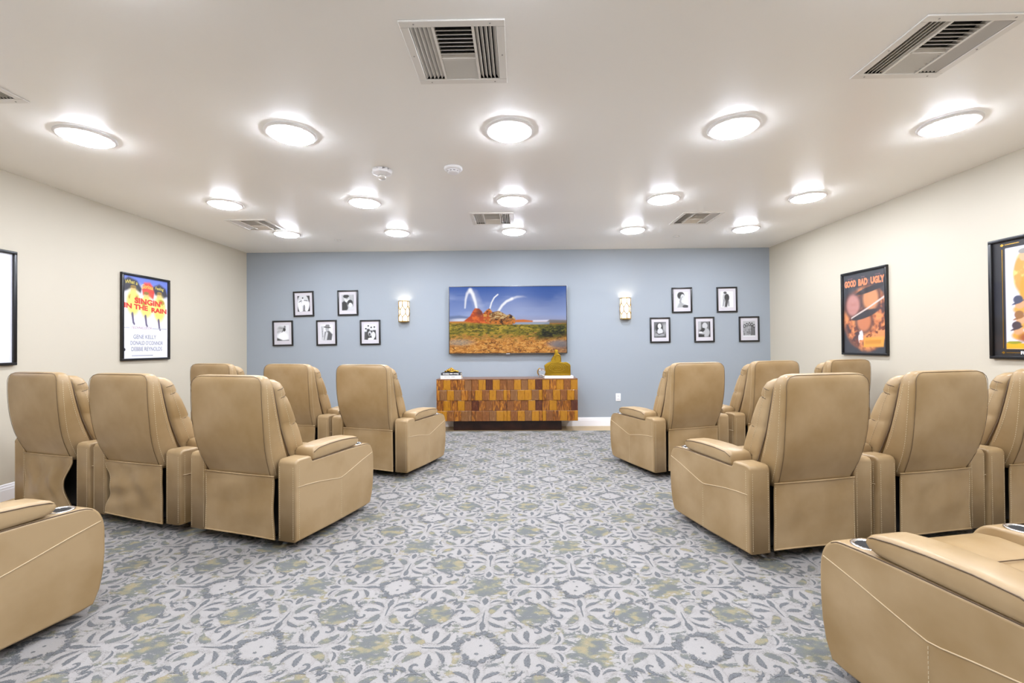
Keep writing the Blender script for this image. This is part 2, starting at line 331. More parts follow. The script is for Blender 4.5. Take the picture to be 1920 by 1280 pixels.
# ------------------------------------------------------------------ carpet figure: tufted leaves, scrolls and rosettes
def carpet_pattern():
    rnd = random.Random(5)
    def spine(p0, p1, bulge, n=8):
        p0, p1 = np.array(p0), np.array(p1); d = p1 - p0; nn = np.array([-d[1], d[0]])
        return [p0 + d * t + nn * bulge * 4 * t * (1 - t) for t in np.linspace(0, 1, n)]
    def stroke(pts, wf):
        pts = [np.array(p) for p in pts]; n = len(pts); a = []; c = []
        for k in range(n):
            t = pts[min(n - 1, k + 1)] - pts[max(0, k - 1)]; t = t / (np.linalg.norm(t) + 1e-9); nn = np.array([-t[1], t[0]]); w_ = wf(k / (n - 1))
            a.append(pts[k] + nn * w_); c.append(pts[k] - nn * w_)
        return a, c, pts
    def leafw(w_, p=0.8): return lambda t: max(0.0012, 1.12 * w_ * math.sin(PI * min(1, max(0, t ** p))) ** 0.85)
    def spiral(c, r0, r1, a0, a1, n=14):
        return [(c[0] + (r0 + (r1 - r0) * t) * math.cos(math.radians(a0 + (a1 - a0) * t)), c[1] + (r0 + (r1 - r0) * t) * math.sin(math.radians(a0 + (a1 - a0) * t))) for t in np.linspace(0, 1, n)]
    S = []          # (layer, spine points, width function), u lateral, v along the medallion axis
    def both(layer, pts, wf):
        S.append((layer, pts, wf)); S.append((layer, [(-p[0], p[1]) for p in pts], wf))
    DISC = []
    def disc(u, v, ru, rv):
        DISC.append((u, v, ru, rv)); DISC.append((-u, v, ru, rv))
    # white ground under the wings and along the axis
    for sv in (1, -1):
        disc(0.080, 0.028 * sv, 0.086, 0.082)
        both(1, spine((0.0, 0.05 * sv), (0.11, 0.118 * sv), 0.14 * sv), leafw(0.022))
        both(1, spine((0.12, 0.07 * sv), (0.20, 0.12 * sv), -0.25 * sv), leafw(0.013))
    S.append((1, [(0, -0.165), (0, -0.14), (0, -0.05), (0, 0.05), (0, 0.13), (0, 0.16)], lambda t: 0.012 + 0.026 * math.sin(PI * t)))
    # mottled beans beside the stem
    both(2, [(0.034, -0.004), (0.034, 0.014), (0.042, 0.034), (0.056, 0.052), (0.076, 0.066), (0.092, 0.070)], leafw(0.0165, 0.75))
    # grey leaves
    S.append((3, [(0, 0.066), (0, 0.085), (0, 0.105), (0, 0.122), (0, 0.138)], leafw(0.0135, 1.15)))
    S.append((3, [(0, -0.125), (0, -0.105), (0, -0.08), (0, -0.05), (0, -0.02), (0, 0.03)], lambda t: 0.0135 * math.sin(PI * (t / 0.66)) ** 0.9 if 0 < t < 0.5 else (0.0012 if t == 0 else 0.0040)))
    both(3, spine((0.020, 0.080), (0.084, 0.104), 0.20), leafw(0.0058, 1.4))
    both(3, spine((0.020, -0.046), (0.096, -0.094), -0.13), leafw(0.0085, 1.2))
    both(3, [(0.030, -0.022), (0.050, -0.030), (0.072, -0.034), (0.096, -0.033), (0.118, -0.028)], leafw(0.0125, 1.4))
    both(3, spiral((0.108, 0.010), 0.027, 0.006, -20, 250, 14), lambda t: 0.0062 * (1 - t) ** 0.5 * min(1, 4 * t + 0.3) + 0.0022)
    both(3, spine((0.098, 0.082), (0.152, 0.066), 0.24), leafw(0.0046, 1.0))
    both(3, spiral((0.140, 0.078), 0.013, 0.004, 0, 260, 9), lambda t: 0.0034)
    both(3, spine((0.136, 0.112), (0.188, 0.090), 0.20), leafw(0.0080, 1.0))
    both(3, spine((0.160, -0.030), (0.152, 0.040), 0.20), leafw(0.0046, 1.0))
    both(3, spine((0.130, -0.080), (0.176, -0.108), 0.30), leafw(0.0055, 1.0))
    R = []          # rosette
    for k in range(22):
        a = 2 * PI * k / 22; q = 1 + 0.16 * math.cos(4 * a + .8); R.append((3, (0.088 * q * math.cos(a), 0.080 * q * math.sin(a)), 0.021 + 0.007 * math.cos(4 * a + 1)))
    R += [(3, (0.002, 0.008), 0.010), (3, (-0.004, -0.030), 0.012), (3, (0, 0.056), 0.009)]
    Z = {1: 0.0001, 2: 0.0005, 3: 0.0008}
    out = {1: ([], [], []), 2: ([], [], []), 3: ([], [], [])}
    GROW = {1: 1.25, 2: 1.35, 3: 1.40}
    def emit(layer, x, y, a, c, m, zz):
        vs, fs, at = out[layer]; n = len(a); base = len(vs); g = GROW[layer]
        for k, (p, q, r) in enumerate(zip(a, c, m)):
            for d, e in ((p, 0.0), (r, 1.0), (q, 0.0)):
                vs.append((x + r[0] + (d[0] - r[0]) * g, y + r[1] + (d[1] - r[1]) * g, zz)); at.append(e if 0 < k < n - 1 else 0.0)
        for k in range(n - 1):
            i = base + 3 * k
            fs.append((i, i + 1, i + 4, i + 3)); fs.append((i + 1, i + 2, i + 5, i + 4))
    def blob(layer, x, y, r, zz, n=9, sq=0.8):
        vs, fs, at = out[layer]; base = len(vs); vs.append((x, y, zz)); at.append(1.0)
        for k in range(n):
            t = 2 * PI * k / n; rr = r * rnd.uniform(0.8, 1.2); vs.append((x + rr * math.cos(t), y + rr * math.sin(t) * sq, zz)); at.append(0.0)
        for k in range(n): fs.append((base, base + 1 + k, base + 1 + (k + 1) % n))
    pre = [(l,) + stroke(p, f) for l, p, f in S]
    inside = lambda x, y, m=0.2: CX0 + m < x < CX1 - m and max(CY0, -1.6) + m < y < CY1 - m
    i0, i1 = int((CX0 - OX) / LAT) - 1, int((CX1 - OX) / LAT) + 1; j0, j1 = int((-1.6 - OY) / LAT) - 1, int((CY1 - OY) / LAT) + 1
    for i in range(i0, i1 + 1):
        for j in range(j0, j1 + 1):
            x, y = OX + i * LAT, OY + j * LAT
            if inside(x, y, 0.1) and (i + j) % 2 == 0:
                blob(1, x, y, .125, 0.00044, 24, 0.95)
                for k, (l, c, r) in enumerate(R): blob(3, x + c[0] + rnd.uniform(-.006, .006), y + c[1] + rnd.uniform(-.006, .006), r, Z[3] + .0003 + k * 0.000004)
            for vert in (0, 1):
                mx, my = (x, y + LAT / 2) if vert else (x + LAT / 2, y)
                if not inside(mx, my, 0.06): continue
                fl_ = 1 if (i + j) % 2 == 0 else -1
                for q, (du, dv, ru, rv) in enumerate(DISC):
                    ex, ey = (du, dv * fl_) if vert else (dv * fl_, du)
                    if CX0 < mx + ex - ru and mx + ex + ru < CX1 and my + ey + ru < CY1: blob(1, mx + ex, my + ey, ru if vert else rv, Z[1] + 0.0003 + (2 * q + vert) * 0.000004, 20, rv / ru if vert else ru / rv)
                for q, (l, a, c, m) in enumerate(pre):
                    if vert: A, C, Mid = [[(p[0], p[1] * fl_) for p in w_] for w_ in (a, c, m)]
                    else: A, C, Mid = [[(p[1] * fl_, p[0]) for p in w_] for w_ in (a, c, m)]
                    if my > CY1 - 0.24 or not inside(mx, my, 0.24):
                        ok = all(CX0 + .01 < mx + p[0] < CX1 - .01 and my + p[1] < CY1 - .012 for p in A + C)
                        if not ok: continue
                    emit(l, mx, my, A, C, Mid, Z[l] + (2 * q + vert) * 0.000004)
    for l, nm, mt, lb in ((1, 'carpet_scroll', 'c_white', 'off white scroll bands tufted into the carpet'), (2, 'carpet_lens', 'c_patch', 'mottled straw and grey lens shapes in the carpet'),
                          (3, 'carpet_leaf', 'c_grey', 'grey leaves and curls tufted into the carpet')):
        vs, fs, at = out[l]; me = bpy.data.meshes.new(nm); me.from_pydata(vs, [], fs); me.update()
        bb = bmesh.new(); bb.from_mesh(me)
        fl = [f for f in bb.faces if f.normal.z < 0]
        bmesh.ops.reverse_faces(bb, faces=fl); bb.to_mesh(me); bb.free()
        ia = me.attributes.new('inset', 'FLOAT', 'POINT'); ia.data.foreach_set('value', at)
        o = link(nm, me, M[mt], floor); o['kind'] = 'stuff'; o['label'] = lb
carpet_pattern()

# ------------------------------------------------------------------ ceiling lights
LX = [-3.0036, -1.5637, -0.0516, 1.4761, 2.9214]; LY = [3.0054, 4.4597, 5.6617]
def make_light():
    root = empty('ceiling_light')
    MB().lathe([(0.132, -0.003), (0.165, -0.0015), (0.168, -0.008), (0.160, -0.016), (0.147, -0.020), (0.137, -0.014), (0.132, -0.014), (0.132, -0.003)], 40, cap=False).build('trim_ring', M['lamp_trim'], root, smooth=True)
    MB().lathe([(0.1318, -0.004), (0.1318, -0.0245), (0.128, -0.031), (0.11, -0.036), (0.07, -0.039), (0.03, -0.0405), (0.0005, -0.041)], 40).build('diffuser', M['lamp'], root, smooth=True)
    return root
proto = make_light(); first = True
ordx = ['nearest the left wall', 'second from the left wall', 'on the middle line', 'second from the right wall', 'nearest the right wall']
ordy = ['large in view, row nearest the camera', 'middle row', 'row nearest the blue wall']
for j, y in enumerate(LY):
    for i, x in enumerate(LX):
        o = proto if first else copy_tree(proto); first = False
        o.location = (x, y, ZC); tag(o, 'round lit ceiling light, %s, %s' % (ordy[j], ordx[i]), 'ceiling light', 'round flush ceiling lights')
for y in (1.5, 0.0):  # extra unseen rows added to even out the lighting
    for x in LX:
        o = copy_tree(proto); o.location = (x, y, ZC); tag(o, 'round lit ceiling light overhead or behind the camera, added out of view', 'ceiling light', 'round flush ceiling lights')

# ------------------------------------------------------------------ ceiling vents
def vent(x0, x1, y0, y1, label):
    cx, cy = (x0 + x1) / 2, (y0 + y1) / 2; hx, hy = (x1 - x0) / 2, (y1 - y0) / 2
    r = empty('ceiling_vent', (cx, cy, ZC), 0, label, 'air vent', 'ceiling air vents'); bd = 0.042
    f = MB()
    for a in ((-hx, hx, -hy, -hy + bd), (-hx, hx, hy - bd, hy), (-hx, -hx + bd, -hy + bd, hy - bd), (hx - bd, hx, -hy + bd, hy - bd)):
        f.box(*a, -0.009, -0.0005)
    me = bevelled(f.mesh('frame'), 0.003, 1, 0.6, False); link('frame', me, M['vent'], r)
    ix, iy = hx - bd, hy - bd
    d = MB(); e = 0.005
    for q in ([(-ix - e, -iy - e), (ix + e, -iy - e)], [(ix + e, -iy - e), (ix + e, iy + e)], [(ix + e, iy + e), (-ix - e, iy + e)], [(-ix - e, iy + e), (-ix - e, -iy - e)]):
        (a, b_), (c, d_) = q; d.add([(a, b_, -0.002), (c, d_, -0.002), (c, d_, 0.09), (a, b_, 0.09)], [(0, 1, 2, 3)])
    d.add([(-ix - e, -iy - e, 0.09), (ix + e, -iy - e, 0.09), (ix + e, iy + e, 0.09), (-ix - e, iy + e, 0.09)], [(0, 1, 2, 3)])
    d.build('duct_box', M['dark'], r, recalc=False)
    sx = ix * 0.46                      # half width of the centre bank
    for s in (-1, 1):
        MB().box(s * sx - 0.006, s * sx + 0.006, -iy, iy, -0.008, 0.02).build('divider', M['vent'], r)
    MB().box(-sx, sx, 0.02, 0.026, -0.008, 0.02).build('divider', M['vent'], r)
    def slat(p, vec, length, along):    # blade: centre of its upper edge p, vec from upper to lower edge
        t = 0.0011; (px, py, pz), (vx, vy, vz) = p, vec
        n = Vector((vx, vy, vz)).cross(Vector(along)).normalized() * t
        a = Vector(along) * length / 2; P = Vector(p); V = Vector(vec); vs = []
        for q in (P, P + V):
            for s in (-1, 1):
                for k in (-1, 1): vs.append(q + a * s + n * k)
        MB().add(vs, [(0, 1, 3, 2), (4, 6, 7, 5), (0, 4, 5, 1), (2, 3, 7, 6), (0, 2, 6, 4), (1, 5, 7, 3)]).build('slat', M['vent'], r)
    nb = 5; st = (ix - sx - 0.006) / nb
    for s in (-1, 1):
        for k in range(nb):
            slat((s * (sx + 0.006 + st * (k + 0.15)), 0, 0.018), (s * st * 0.72, 0, -0.022), 2 * iy - 0.004, (0, 1, 0))
    n2 = 8; s2 = (iy + 0.018) / n2
    for k in range(n2):
        slat((0, 0.02 - s2 * (k + 0.15), 0.018), (0, -s2 * 0.95, -0.024), 2 * sx - 0.014, (1, 0, 0))
    n3 = 8; s3 = (iy - 0.026) / n3
    for k in range(n3):
        slat((0, 0.026 + s3 * (k + 0.1), 0.018), (0, s3 * 0.92, -0.022), 2 * sx - 0.014, (1, 0, 0))
    for px, py in ((-hx * .72, -hy + .02), (hx * .72, -hy + .02), (-hx * .72, hy - .02), (hx * .72, hy - .02), (-hx + .02, 0), (hx - .02, 0)):
        MB().lathe([(0.004, -0.0085), (0.004, -0.0105), (0.0015, -0.011)], 8, (px, py, 0)).build('screw', M['ink_grey'], r)
for v in VENTS: vent(*v)

# ------------------------------------------------------------------ text helper
def text_mesh(name, s, wd, ht, materialx, parent, cx, cz, y, shear=0.0, weight=0.0, arch=0.0, tilt=0.0, taper=0.0):
    cu = bpy.data.curves.new(name, 'FONT'); cu.body = s; cu.resolution_u = 3; cu.shear = shear; cu.offset = weight
    o = bpy.data.objects.new(name, cu); COL.objects.link(o); bpy.context.view_layer.update()
    me = bpy.data.meshes.new_from_object(o); bpy.data.objects.remove(o)
    n = len(me.vertices); co = np.empty(n * 3, np.float32); me.vertices.foreach_get('co', co); co = co.reshape(-1, 3)
    lo, hi = co.min(0), co.max(0); u = (co[:, 0] - lo[0]) / (hi[0] - lo[0]) - 0.5; v = (co[:, 1] - lo[1]) / (hi[1] - lo[1]) - 0.5
    x = u * wd * (1 + taper * v); z = v * ht + arch * (0.25 - u * u) * 4 + tilt * u * wd
    P = np.stack([cx + x, np.full(n, y), cz + z], 1).astype(np.float32); me.vertices.foreach_set('co', P.ravel()); me.update(); me.materials.clear()
    return link(name, me, materialx, parent)

# ------------------------------------------------------------------ painted pictures (colour per vertex of a fine flat grid)
def canvas(nw, nh):
    u, v = np.meshgrid((np.arange(nw) + 0.0) / (nw - 1), 1 - np.arange(nh) / (nh - 1)); return u, v, np.zeros((nh, nw, 3))
def vnoise(u, v, sx, sy, seed=0, octv=4):
    rng = np.random.RandomState(seed); out = np.zeros_like(u); amp = 1.0; tot = 0
    for k in range(octv):
        g = rng.rand(260, 260); X = u * sx * 2 ** k; Y = v * sy * 2 ** k; xi = np.floor(X).astype(int); yi = np.floor(Y).astype(int)
        fx = X - xi; fy = Y - yi; fx = fx * fx * (3 - 2 * fx); fy = fy * fy * (3 - 2 * fy); xi %= 259; yi %= 259
        out += amp * ((g[yi, xi] * (1 - fx) + g[yi, xi + 1] * fx) * (1 - fy) + (g[yi + 1, xi] * (1 - fx) + g[yi + 1, xi + 1] * fx) * fy); tot += amp; amp *= 0.55
    return out / tot
def lerp(img, a, c):
    img[:] = img * (1 - a[..., None]) + np.array(lin(c)) * a[..., None]
def sm(x, a, b): t = np.clip((x - a) / (b - a), 0, 1); return t * t * (3 - 2 * t)
def poly(u, v, pts, soft=0.0):
    ins = np.zeros(u.shape, bool); n = len(pts); dm = np.full(u.shape, 1e9)
    for i in range(n):
        (x0, y0), (x1, y1) = pts[i], pts[(i + 1) % n]
        c = (y0 > v) != (y1 > v)
        with np.errstate(divide='ignore', invalid='ignore'): xx = (x1 - x0) * (v - y0) / (y1 - y0 if y1 != y0 else 1e-9) + x0
        ins ^= c & (u < xx)
        if soft:
            t = np.clip(((u - x0) * (x1 - x0) + (v - y0) * (y1 - y0)) / ((x1 - x0) ** 2 + (y1 - y0) ** 2 + 1e-12), 0, 1)
            dm = np.minimum(dm, np.hypot(u - x0 - t * (x1 - x0), v - y0 - t * (y1 - y0)))
    if not soft: return ins.astype(float)
    return np.clip(0.5 + np.where(ins, dm, -dm) / soft * 0.5, 0, 1)
def ell(u, v, cx, cy, rx, ry, soft=0.15, rot=0.0):
    c, s = math.cos(rot), math.sin(rot); dx, dy = u - cx, v - cy
    d = np.hypot((dx * c + dy * s) / rx, (-dx * s + dy * c) / ry); return 1 - sm(d, 1 - soft, 1 + soft)
def strokep(u, v, pts, w0, w1, soft=0.5):
    out = np.zeros_like(u); n = len(pts) - 1
    for i in range(n):
        (x0, y0), (x1, y1) = pts[i], pts[i + 1]
        t = np.clip(((u - x0) * (x1 - x0) + (v - y0) * (y1 - y0)) / ((x1 - x0) ** 2 + (y1 - y0) ** 2 + 1e-12), 0, 1)
        d = np.hypot(u - x0 - t * (x1 - x0), v - y0 - t * (y1 - y0)); w_ = w0 + (w1 - w0) * (i + t) / n
        out = np.maximum(out, 1 - sm(d, w_ * (1 - soft), w_))
    return out
def picture(name, img, wd, ht, cx, cz, y, material, parent):
    nh, nw = img.shape[:2]; X, Zz = np.meshgrid(np.linspace(-wd / 2, wd / 2, nw) + cx, np.linspace(ht / 2, -ht / 2, nh) + cz)
    co = np.stack([X, np.full_like(X, y), Zz], -1).reshape(-1, 3)
    idx = np.arange(nw * nh).reshape(nh, nw); q = np.stack([idx[1:, :-1], idx[1:, 1:], idx[:-1, 1:], idx[:-1, :-1]], -1).reshape(-1, 4)
    me = bpy.data.meshes.new(name); me.vertices.add(len(co)); me.vertices.foreach_set('co', co.astype(np.float32).ravel())
    me.loops.add(q.size); me.loops.foreach_set('vertex_index', q.ravel().astype(np.int32)); me.polygons.add(len(q))
    me.polygons.foreach_set('loop_start', np.arange(0, q.size, 4, dtype=np.int32)); me.update(calc_edges=True)
    at = me.color_attributes.new('Col', 'FLOAT_COLOR', 'POINT')
    at.data.foreach_set('color', np.concatenate([img.reshape(-1, 3), np.ones((nw * nh, 1))], 1).astype(np.float32).ravel())
    return link(name, me, material, parent)

# ------------------------------------------------------------------ television with its landscape
def television():
    x0, x1, z0, z1 = -1.074, 0.748, 1.118, 2.162; cx, cz = (x0 + x1) / 2, (z0 + z1) / 2; wd, ht = x1 - x0, z1 - z0
    r = empty('television', (cx, 6.74, cz), 0, 'wall mounted flat television showing geysers over an orange desert', 'television')
    link('housing', rbox(-wd / 2, wd / 2, 0.002, 0.035, -ht / 2, ht / 2, 0.003, 2), M['silver'], r)
    f = MB(); t = 0.010; o = 0.004
    for a in ((-wd / 2 + o, wd / 2 - o, ht / 2 - t - o, ht / 2 - o), (-wd / 2 + o, wd / 2 - o, -ht / 2 + o, -ht / 2 + t + o), (-wd / 2 + o, -wd / 2 + t + o, -ht / 2 + o + t, ht / 2 - t - o), (wd / 2 - t - o, wd / 2 - o, -ht / 2 + t + o, ht / 2 - t - o)):
        f.box(a[0], a[1], -0.003, 0.004, a[2], a[3])
    f.build('bezel', M['black_frame'], r)
    MB().box(-0.35, 0.35, 0.035, 0.079, -0.25, 0.25).build('wall_bracket', M['black'], r)
    MB().box(-0.028, 0.028, -0.004, 0.002, -ht / 2 - 0.004, -ht / 2 + 0.008).build('brand_badge', M['silver'], r)
    u, v, im = canvas(300, 172)
    X = 160 + u * 1637; Y = 1050 - v * 920                      # picture layout in its own units
    t = np.clip((Y - 130) / 480, 0, 1)
    im[:] = np.array(lin((42, 84, 164))) * (1 - t[..., None]) + np.array(lin((146, 164, 214))) * t[..., None]
    n1 = vnoise(u, v, 3, 6, 1)
    lerp(im, 0.5 * sm(n1 + 0.3 * t, 0.55, 0.85) * sm(Y, 150, 330), (168, 182, 222))
    lerp(im, 0.55 * ell(X, Y, 1250, 480, 420, 160, 0.6), (160, 170, 206)); lerp(im, 0.55 * ell(X, Y, 1620, 250, 330, 220, 0.9), (40, 78, 150))
    lerp(im, 0.8 * poly(X, Y, [(160, 535), (300, 525), (440, 545), (440, 600), (160, 600)], 12), (96, 112, 150))
    lerp(im, 0.9 * ell(X, Y, 330, 590, 140, 22, 0.7), (222, 222, 238))
    lerp(im, 0.6 * poly(X, Y, [(1100, 560), (1797, 560), (1797, 615), (1100, 615)], 40), (150, 146, 170))
    wv = (250, 250, 255)
    lerp(im, 0.95 * strokep(X, Y, [(542, 430), (525, 340), (490, 230), (455, 175)], 24, 44, 0.9), wv)
    lerp(im, 0.75 * strokep(X, Y, [(455, 175), (412, 220), (390, 300), (380, 420)], 40, 18, 1.0), wv)
    lerp(im, 0.35 * poly(X, Y, [(455, 190), (540, 400), (610, 420), (520, 210)], 60), wv)
    lerp(im, 0.9 * strokep(X, Y, [(730, 428), (752, 350), (790, 280), (840, 238)], 16, 16, 0.9), wv)
    lerp(im, 0.92 * strokep(X, Y, [(850, 465), (900, 390), (960, 335), (1040, 298)], 26, 30, 0.9), wv); lerp(im, 0.55 * strokep(X, Y, [(1030, 300), (1110, 272), (1200, 268), (1290, 290)], 30, 20, 1.0) * (1 - sm(X, 1060, 1280)), wv)
    # far plain
    lerp(im, sm(Y, 600, 612), (196, 128, 48))
    lerp(im, poly(X, Y, [(1085, 590), (1200, 586), (1330, 606), (1330, 630), (1085, 630)], 8), (206, 112, 40))
    lerp(im, poly(X, Y, [(1330, 598), (1560, 596), (1560, 620), (1330, 622)], 10), (226, 222, 240)); lerp(im, poly(X, Y, [(1560, 592), (1797, 598), (1797, 640), (1500, 640)], 10), (120, 112, 110))
    lerp(im, poly(X, Y, [(1050, 624), (1560, 622), (1560, 660), (1050, 660)], 6), (150, 160, 180))
    # mounds
    n2 = vnoise(u, v, 40, 30, 2); n3 = vnoise(u, v, 70, 60, 3)
    m1 = poly(X, Y, [(360, 604), (450, 535), (495, 455), (520, 425), (575, 430), (612, 465), (640, 520), (660, 610), (760, 650), (560, 640)], 6)
    lerp(im, m1, (186, 74, 30)); lerp(im, m1 * sm(n2, 0.45, 0.7), (226, 110, 44)); lerp(im, m1 * ell(X, Y, 590, 480, 55, 60, 0.8) * 0.8, (80, 50, 44))
    m2 = poly(X, Y, [(632, 500), (690, 445), (722, 430), (765, 480), (790, 560), (760, 640), (640, 600)], 6)
    lerp(im, m2, (190, 86, 30)); lerp(im, m2 * sm(n3, 0.5, 0.65), (214, 150, 60)); lerp(im, m2 * sm(n2, 0.58, 0.7), (70, 50, 20))
    m3 = poly(X, Y, [(720, 500), (780, 480), (850, 464), (905, 490), (960, 525), (1010, 512), (1060, 545), (1085, 575), (1080, 640), (900, 655), (745, 628)], 6)
    lerp(im, m3, (148, 96, 40)); lerp(im, m3 * sm(n3, 0.42, 0.6) * (1 - sm(Y, 560, 600)), (206, 176, 122)); lerp(im, m3 * sm(n2, 0.5, 0.62), (62, 36, 18)); lerp(im, m3 * sm(Y, 560, 620) * sm(n3, 0.4, 0.6), (214, 122, 40))
    # meadow and ground
    g = sm(Y, 612 + 40 * sm(X, 500, 900), 660); n4 = vnoise(u, v, 30, 40, 4); n5 = vnoise(u, v, 60, 70, 5)
    lerp(im, g, (132, 118, 34)); lerp(im, g * sm(n4, 0.5, 0.66), (182, 154, 52)); lerp(im, g * sm(n5, 0.54, 0.68) * 0.9, (66, 62, 20)); lerp(im, g * sm(n4, 0.40, 0.30), (86, 84, 28))
    gr = sm(Y + 160 * (n4 - 0.5), 770, 900); lerp(im, gr, (198, 132, 58)); lerp(im, gr * sm(n5, 0.5, 0.6), (220, 160, 84)); cr = np.abs(vnoise(u, v, 16, 26, 7, 3) - 0.5)
    lerp(im, gr * (1 - sm(cr, 0.008, 0.035)) * 0.9, (70, 36, 14)); lerp(im, gr * sm(n4, 0.55, 0.7) * 0.6, (134, 74, 26))
    bs = poly(X, Y, [(1440, 690), (1560, 660), (1797, 650), (1797, 800), (1600, 830), (1380, 860), (1420, 760)], 40)
    lerp(im, bs, (40, 44, 20)); lerp(im, bs * sm(n5, 0.5, 0.62), (110, 106, 34)); lerp(im, 0.9 * ell(X, Y, 1600, 800, 200, 60, 0.6) * sm(n4, 0.3, 0.6), (24, 22, 14))
    lerp(im, 0.85 * ell(X, Y, 1700, 930, 150, 50, 0.6), (120, 120, 128)); lerp(im, 0.6 * ell(X, Y, 300, 900, 170, 40, 0.7), (150, 150, 140)); lerp(im, 0.5 * ell(X, Y, 1760, 1000, 120, 80, 0.8), (84, 80, 84))
    picture('screen', im, wd - 2 * (t := 0.013), ht - 2 * t, 0, 0, -0.0005, M['screen'], r)
television()

# ------------------------------------------------------------------ framed pictures
def frame_bars(parent, wd, ht, bar, depth, material):
    hw, hh = wd / 2, ht / 2
    for a in ((-hw, hw, hh - bar, hh), (-hw, hw, -hh, -hh + bar), (-hw, -hw + bar, -hh + bar, hh - bar), (hw - bar, hw, -hh + bar, hh - bar)):
        link('frame_bar', rbox(a[0], a[1], -depth, -0.001, a[2], a[3], 0.003, 2), material, parent)
def photo_frame(x0, z1, x1, z0, tilt, paint, label):
    wd, ht = x1 - x0, z1 - z0
    r = empty('picture_frame', ((x0 + x1) / 2, YB, (z0 + z1) / 2), 0, label, 'picture', 'small black framed film stills on the blue wall'); r.rotation_euler = (0, math.radians(-tilt), 0)
    frame_bars(r, wd, ht, 0.022, 0.024, M['black_frame'])
    MB().box(-wd / 2 + .02, wd / 2 - .02, -0.010, -0.002, -ht / 2 + .02, ht / 2 - .02).build('mat_board', M['matboard'], r)
    u, v, im = canvas(56, 74); paint(u, v, im)
    picture('print', im, wd * 0.60, ht * 0.62, 0, 0.004, -0.0112, M['print'], r)
    MB().box(-wd / 2 + .021, wd / 2 - .021, -0.0155, -0.0140, -ht / 2 + .021, ht / 2 - .021).build('glass_pane', M['glass'], r)
def g_(k): return (k, k, k + 2)
def L_(im, a, k): lerp(im, np.clip(a, 0, 1), g_(k))
def p_dancer(u, v, im):
    im[:] = lin(g_(50)); L_(im, ell(u, v, .45, .55, .46, .55, .08), 205); L_(im, ell(u, v, .2, .3, .16, .4, .2, .2), 235); L_(im, ell(u, v, .6, .5, .26, .17), 240); L_(im, ell(u, v, .8, .3, .14, .34, .2, -.3), 230)
    L_(im, strokep(u, v, [(.12, .6), (.4, .72), (.6, .7), (.8, .68)], .03, .03), 60); L_(im, ell(u, v, .44, .74, .09, .12), 225); L_(im, ell(u, v, .43, .86, .06, .05), 25); L_(im, poly(u, v, [(.46, 0), (.56, 0), (.58, .42), (.5, .42)], .03), 45)
def p_couple(u, v, im):
    im[:] = lin(g_(190)); L_(im, vnoise(u, v, 6, 3, 3) * .6, 90); L_(im, poly(u, v, [(0, 0), (.55, 0), (.42, .5), (.2, .62), (0, .5)], .04), 34); L_(im, ell(u, v, .42, .72, .2, .2), 215); L_(im, ell(u, v, .36, .9, .24, .12), 40)
    L_(im, ell(u, v, .68, .48, .24, .2), 36); L_(im, ell(u, v, .7, .34, .15, .14), 225); L_(im, poly(u, v, [(.42, 0), (1, 0), (1, .26), (.62, .24)], .05), 200); L_(im, strokep(u, v, [(.32, .74), (.56, .74)], .02, .02), 50)
def p_dress(u, v, im):
    im[:] = lin(g_(222)); L_(im, poly(u, v, [(0, .98), (.7, .9), (.55, .6), (0, .5)], .1) * vnoise(u, v, 2, 10, 4), 80); L_(im, ell(u, v, .5, .25, .4, .3, .3), 245); L_(im, ell(u, v, .62, .72, .11, .12), 35); L_(im, ell(u, v, .66, .88, .07, .09), 120)
    L_(im, strokep(u, v, [(.52, .7), (.42, .55)], .03, .03), 70); L_(im, poly(u, v, [(0, 0), (1, 0), (1, .06), (.5, .04), (.2, .14), (0, .2)], .04), 60)
def p_hat(u, v, im):
    im[:] = lin(g_(226)); L_(im, poly(u, v, [(.05, 0), (.22, 0), (.3, .9), (.05, .95)], .06), 190); L_(im, poly(u, v, [(.25, 0), (.9, 0), (.98, .38), (.7, .62), (.35, .55)], .04), 84); L_(im, poly(u, v, [(.3, 0), (.5, 0), (.62, .5), (.45, .55)], .03), 200)
    L_(im, ell(u, v, .55, .72, .15, .15), 170); L_(im, ell(u, v, .56, .83, .3, .05, .2, -.1), 60); L_(im, ell(u, v, .58, .92, .18, .1), 120); L_(im, strokep(u, v, [(.12, .85), (.2, .2)], .02, .02), 50)
def p_group(u, v, im):
    im[:] = lin(g_(236)); 
    for x, y, k in ((.14, .66, 90), (.34, .84, 70), (.58, .74, 60), (.84, .76, 50)):
        L_(im, poly(u, v, [(x - .16, 0), (x + .16, 0), (x + .12, y - .12), (x - .12, y - .12)], .04), k - 20); L_(im, ell(u, v, x, y, .08, .1), 205); L_(im, ell(u, v, x, y + .07, .08, .05), 40)
    L_(im, ell(u, v, .46, .4, .14, .16), 200); L_(im, ell(u, v, .44, .36, .08, .1), 60); L_(im, ell(u, v, .75, .3, .16, .22), 215); L_(im, ell(u, v, .55, .06, .25, .08), 225)
def p_portrait(u, v, im):
    im[:] = lin(g_(226)); L_(im, poly(u, v, [(0, .0), (0, .9), (.3, .9), (.2, 0)], .2), 200); L_(im, ell(u, v, .42, .78, .3, .24), 40); L_(im, ell(u, v, .56, .66, .17, .2), 205); L_(im, strokep(u, v, [(.42, .6), (.36, .4), (.4, .3)], .1, .12), 150)
    L_(im, poly(u, v, [(.1, 0), (.9, 0), (.8, .2), (.45, .34), (.25, .28)], .05), 160); L_(im, ell(u, v, .8, .08, .26, .1), 70); L_(im, strokep(u, v, [(.5, .68), (.58, .69)], .02, .02), 60)
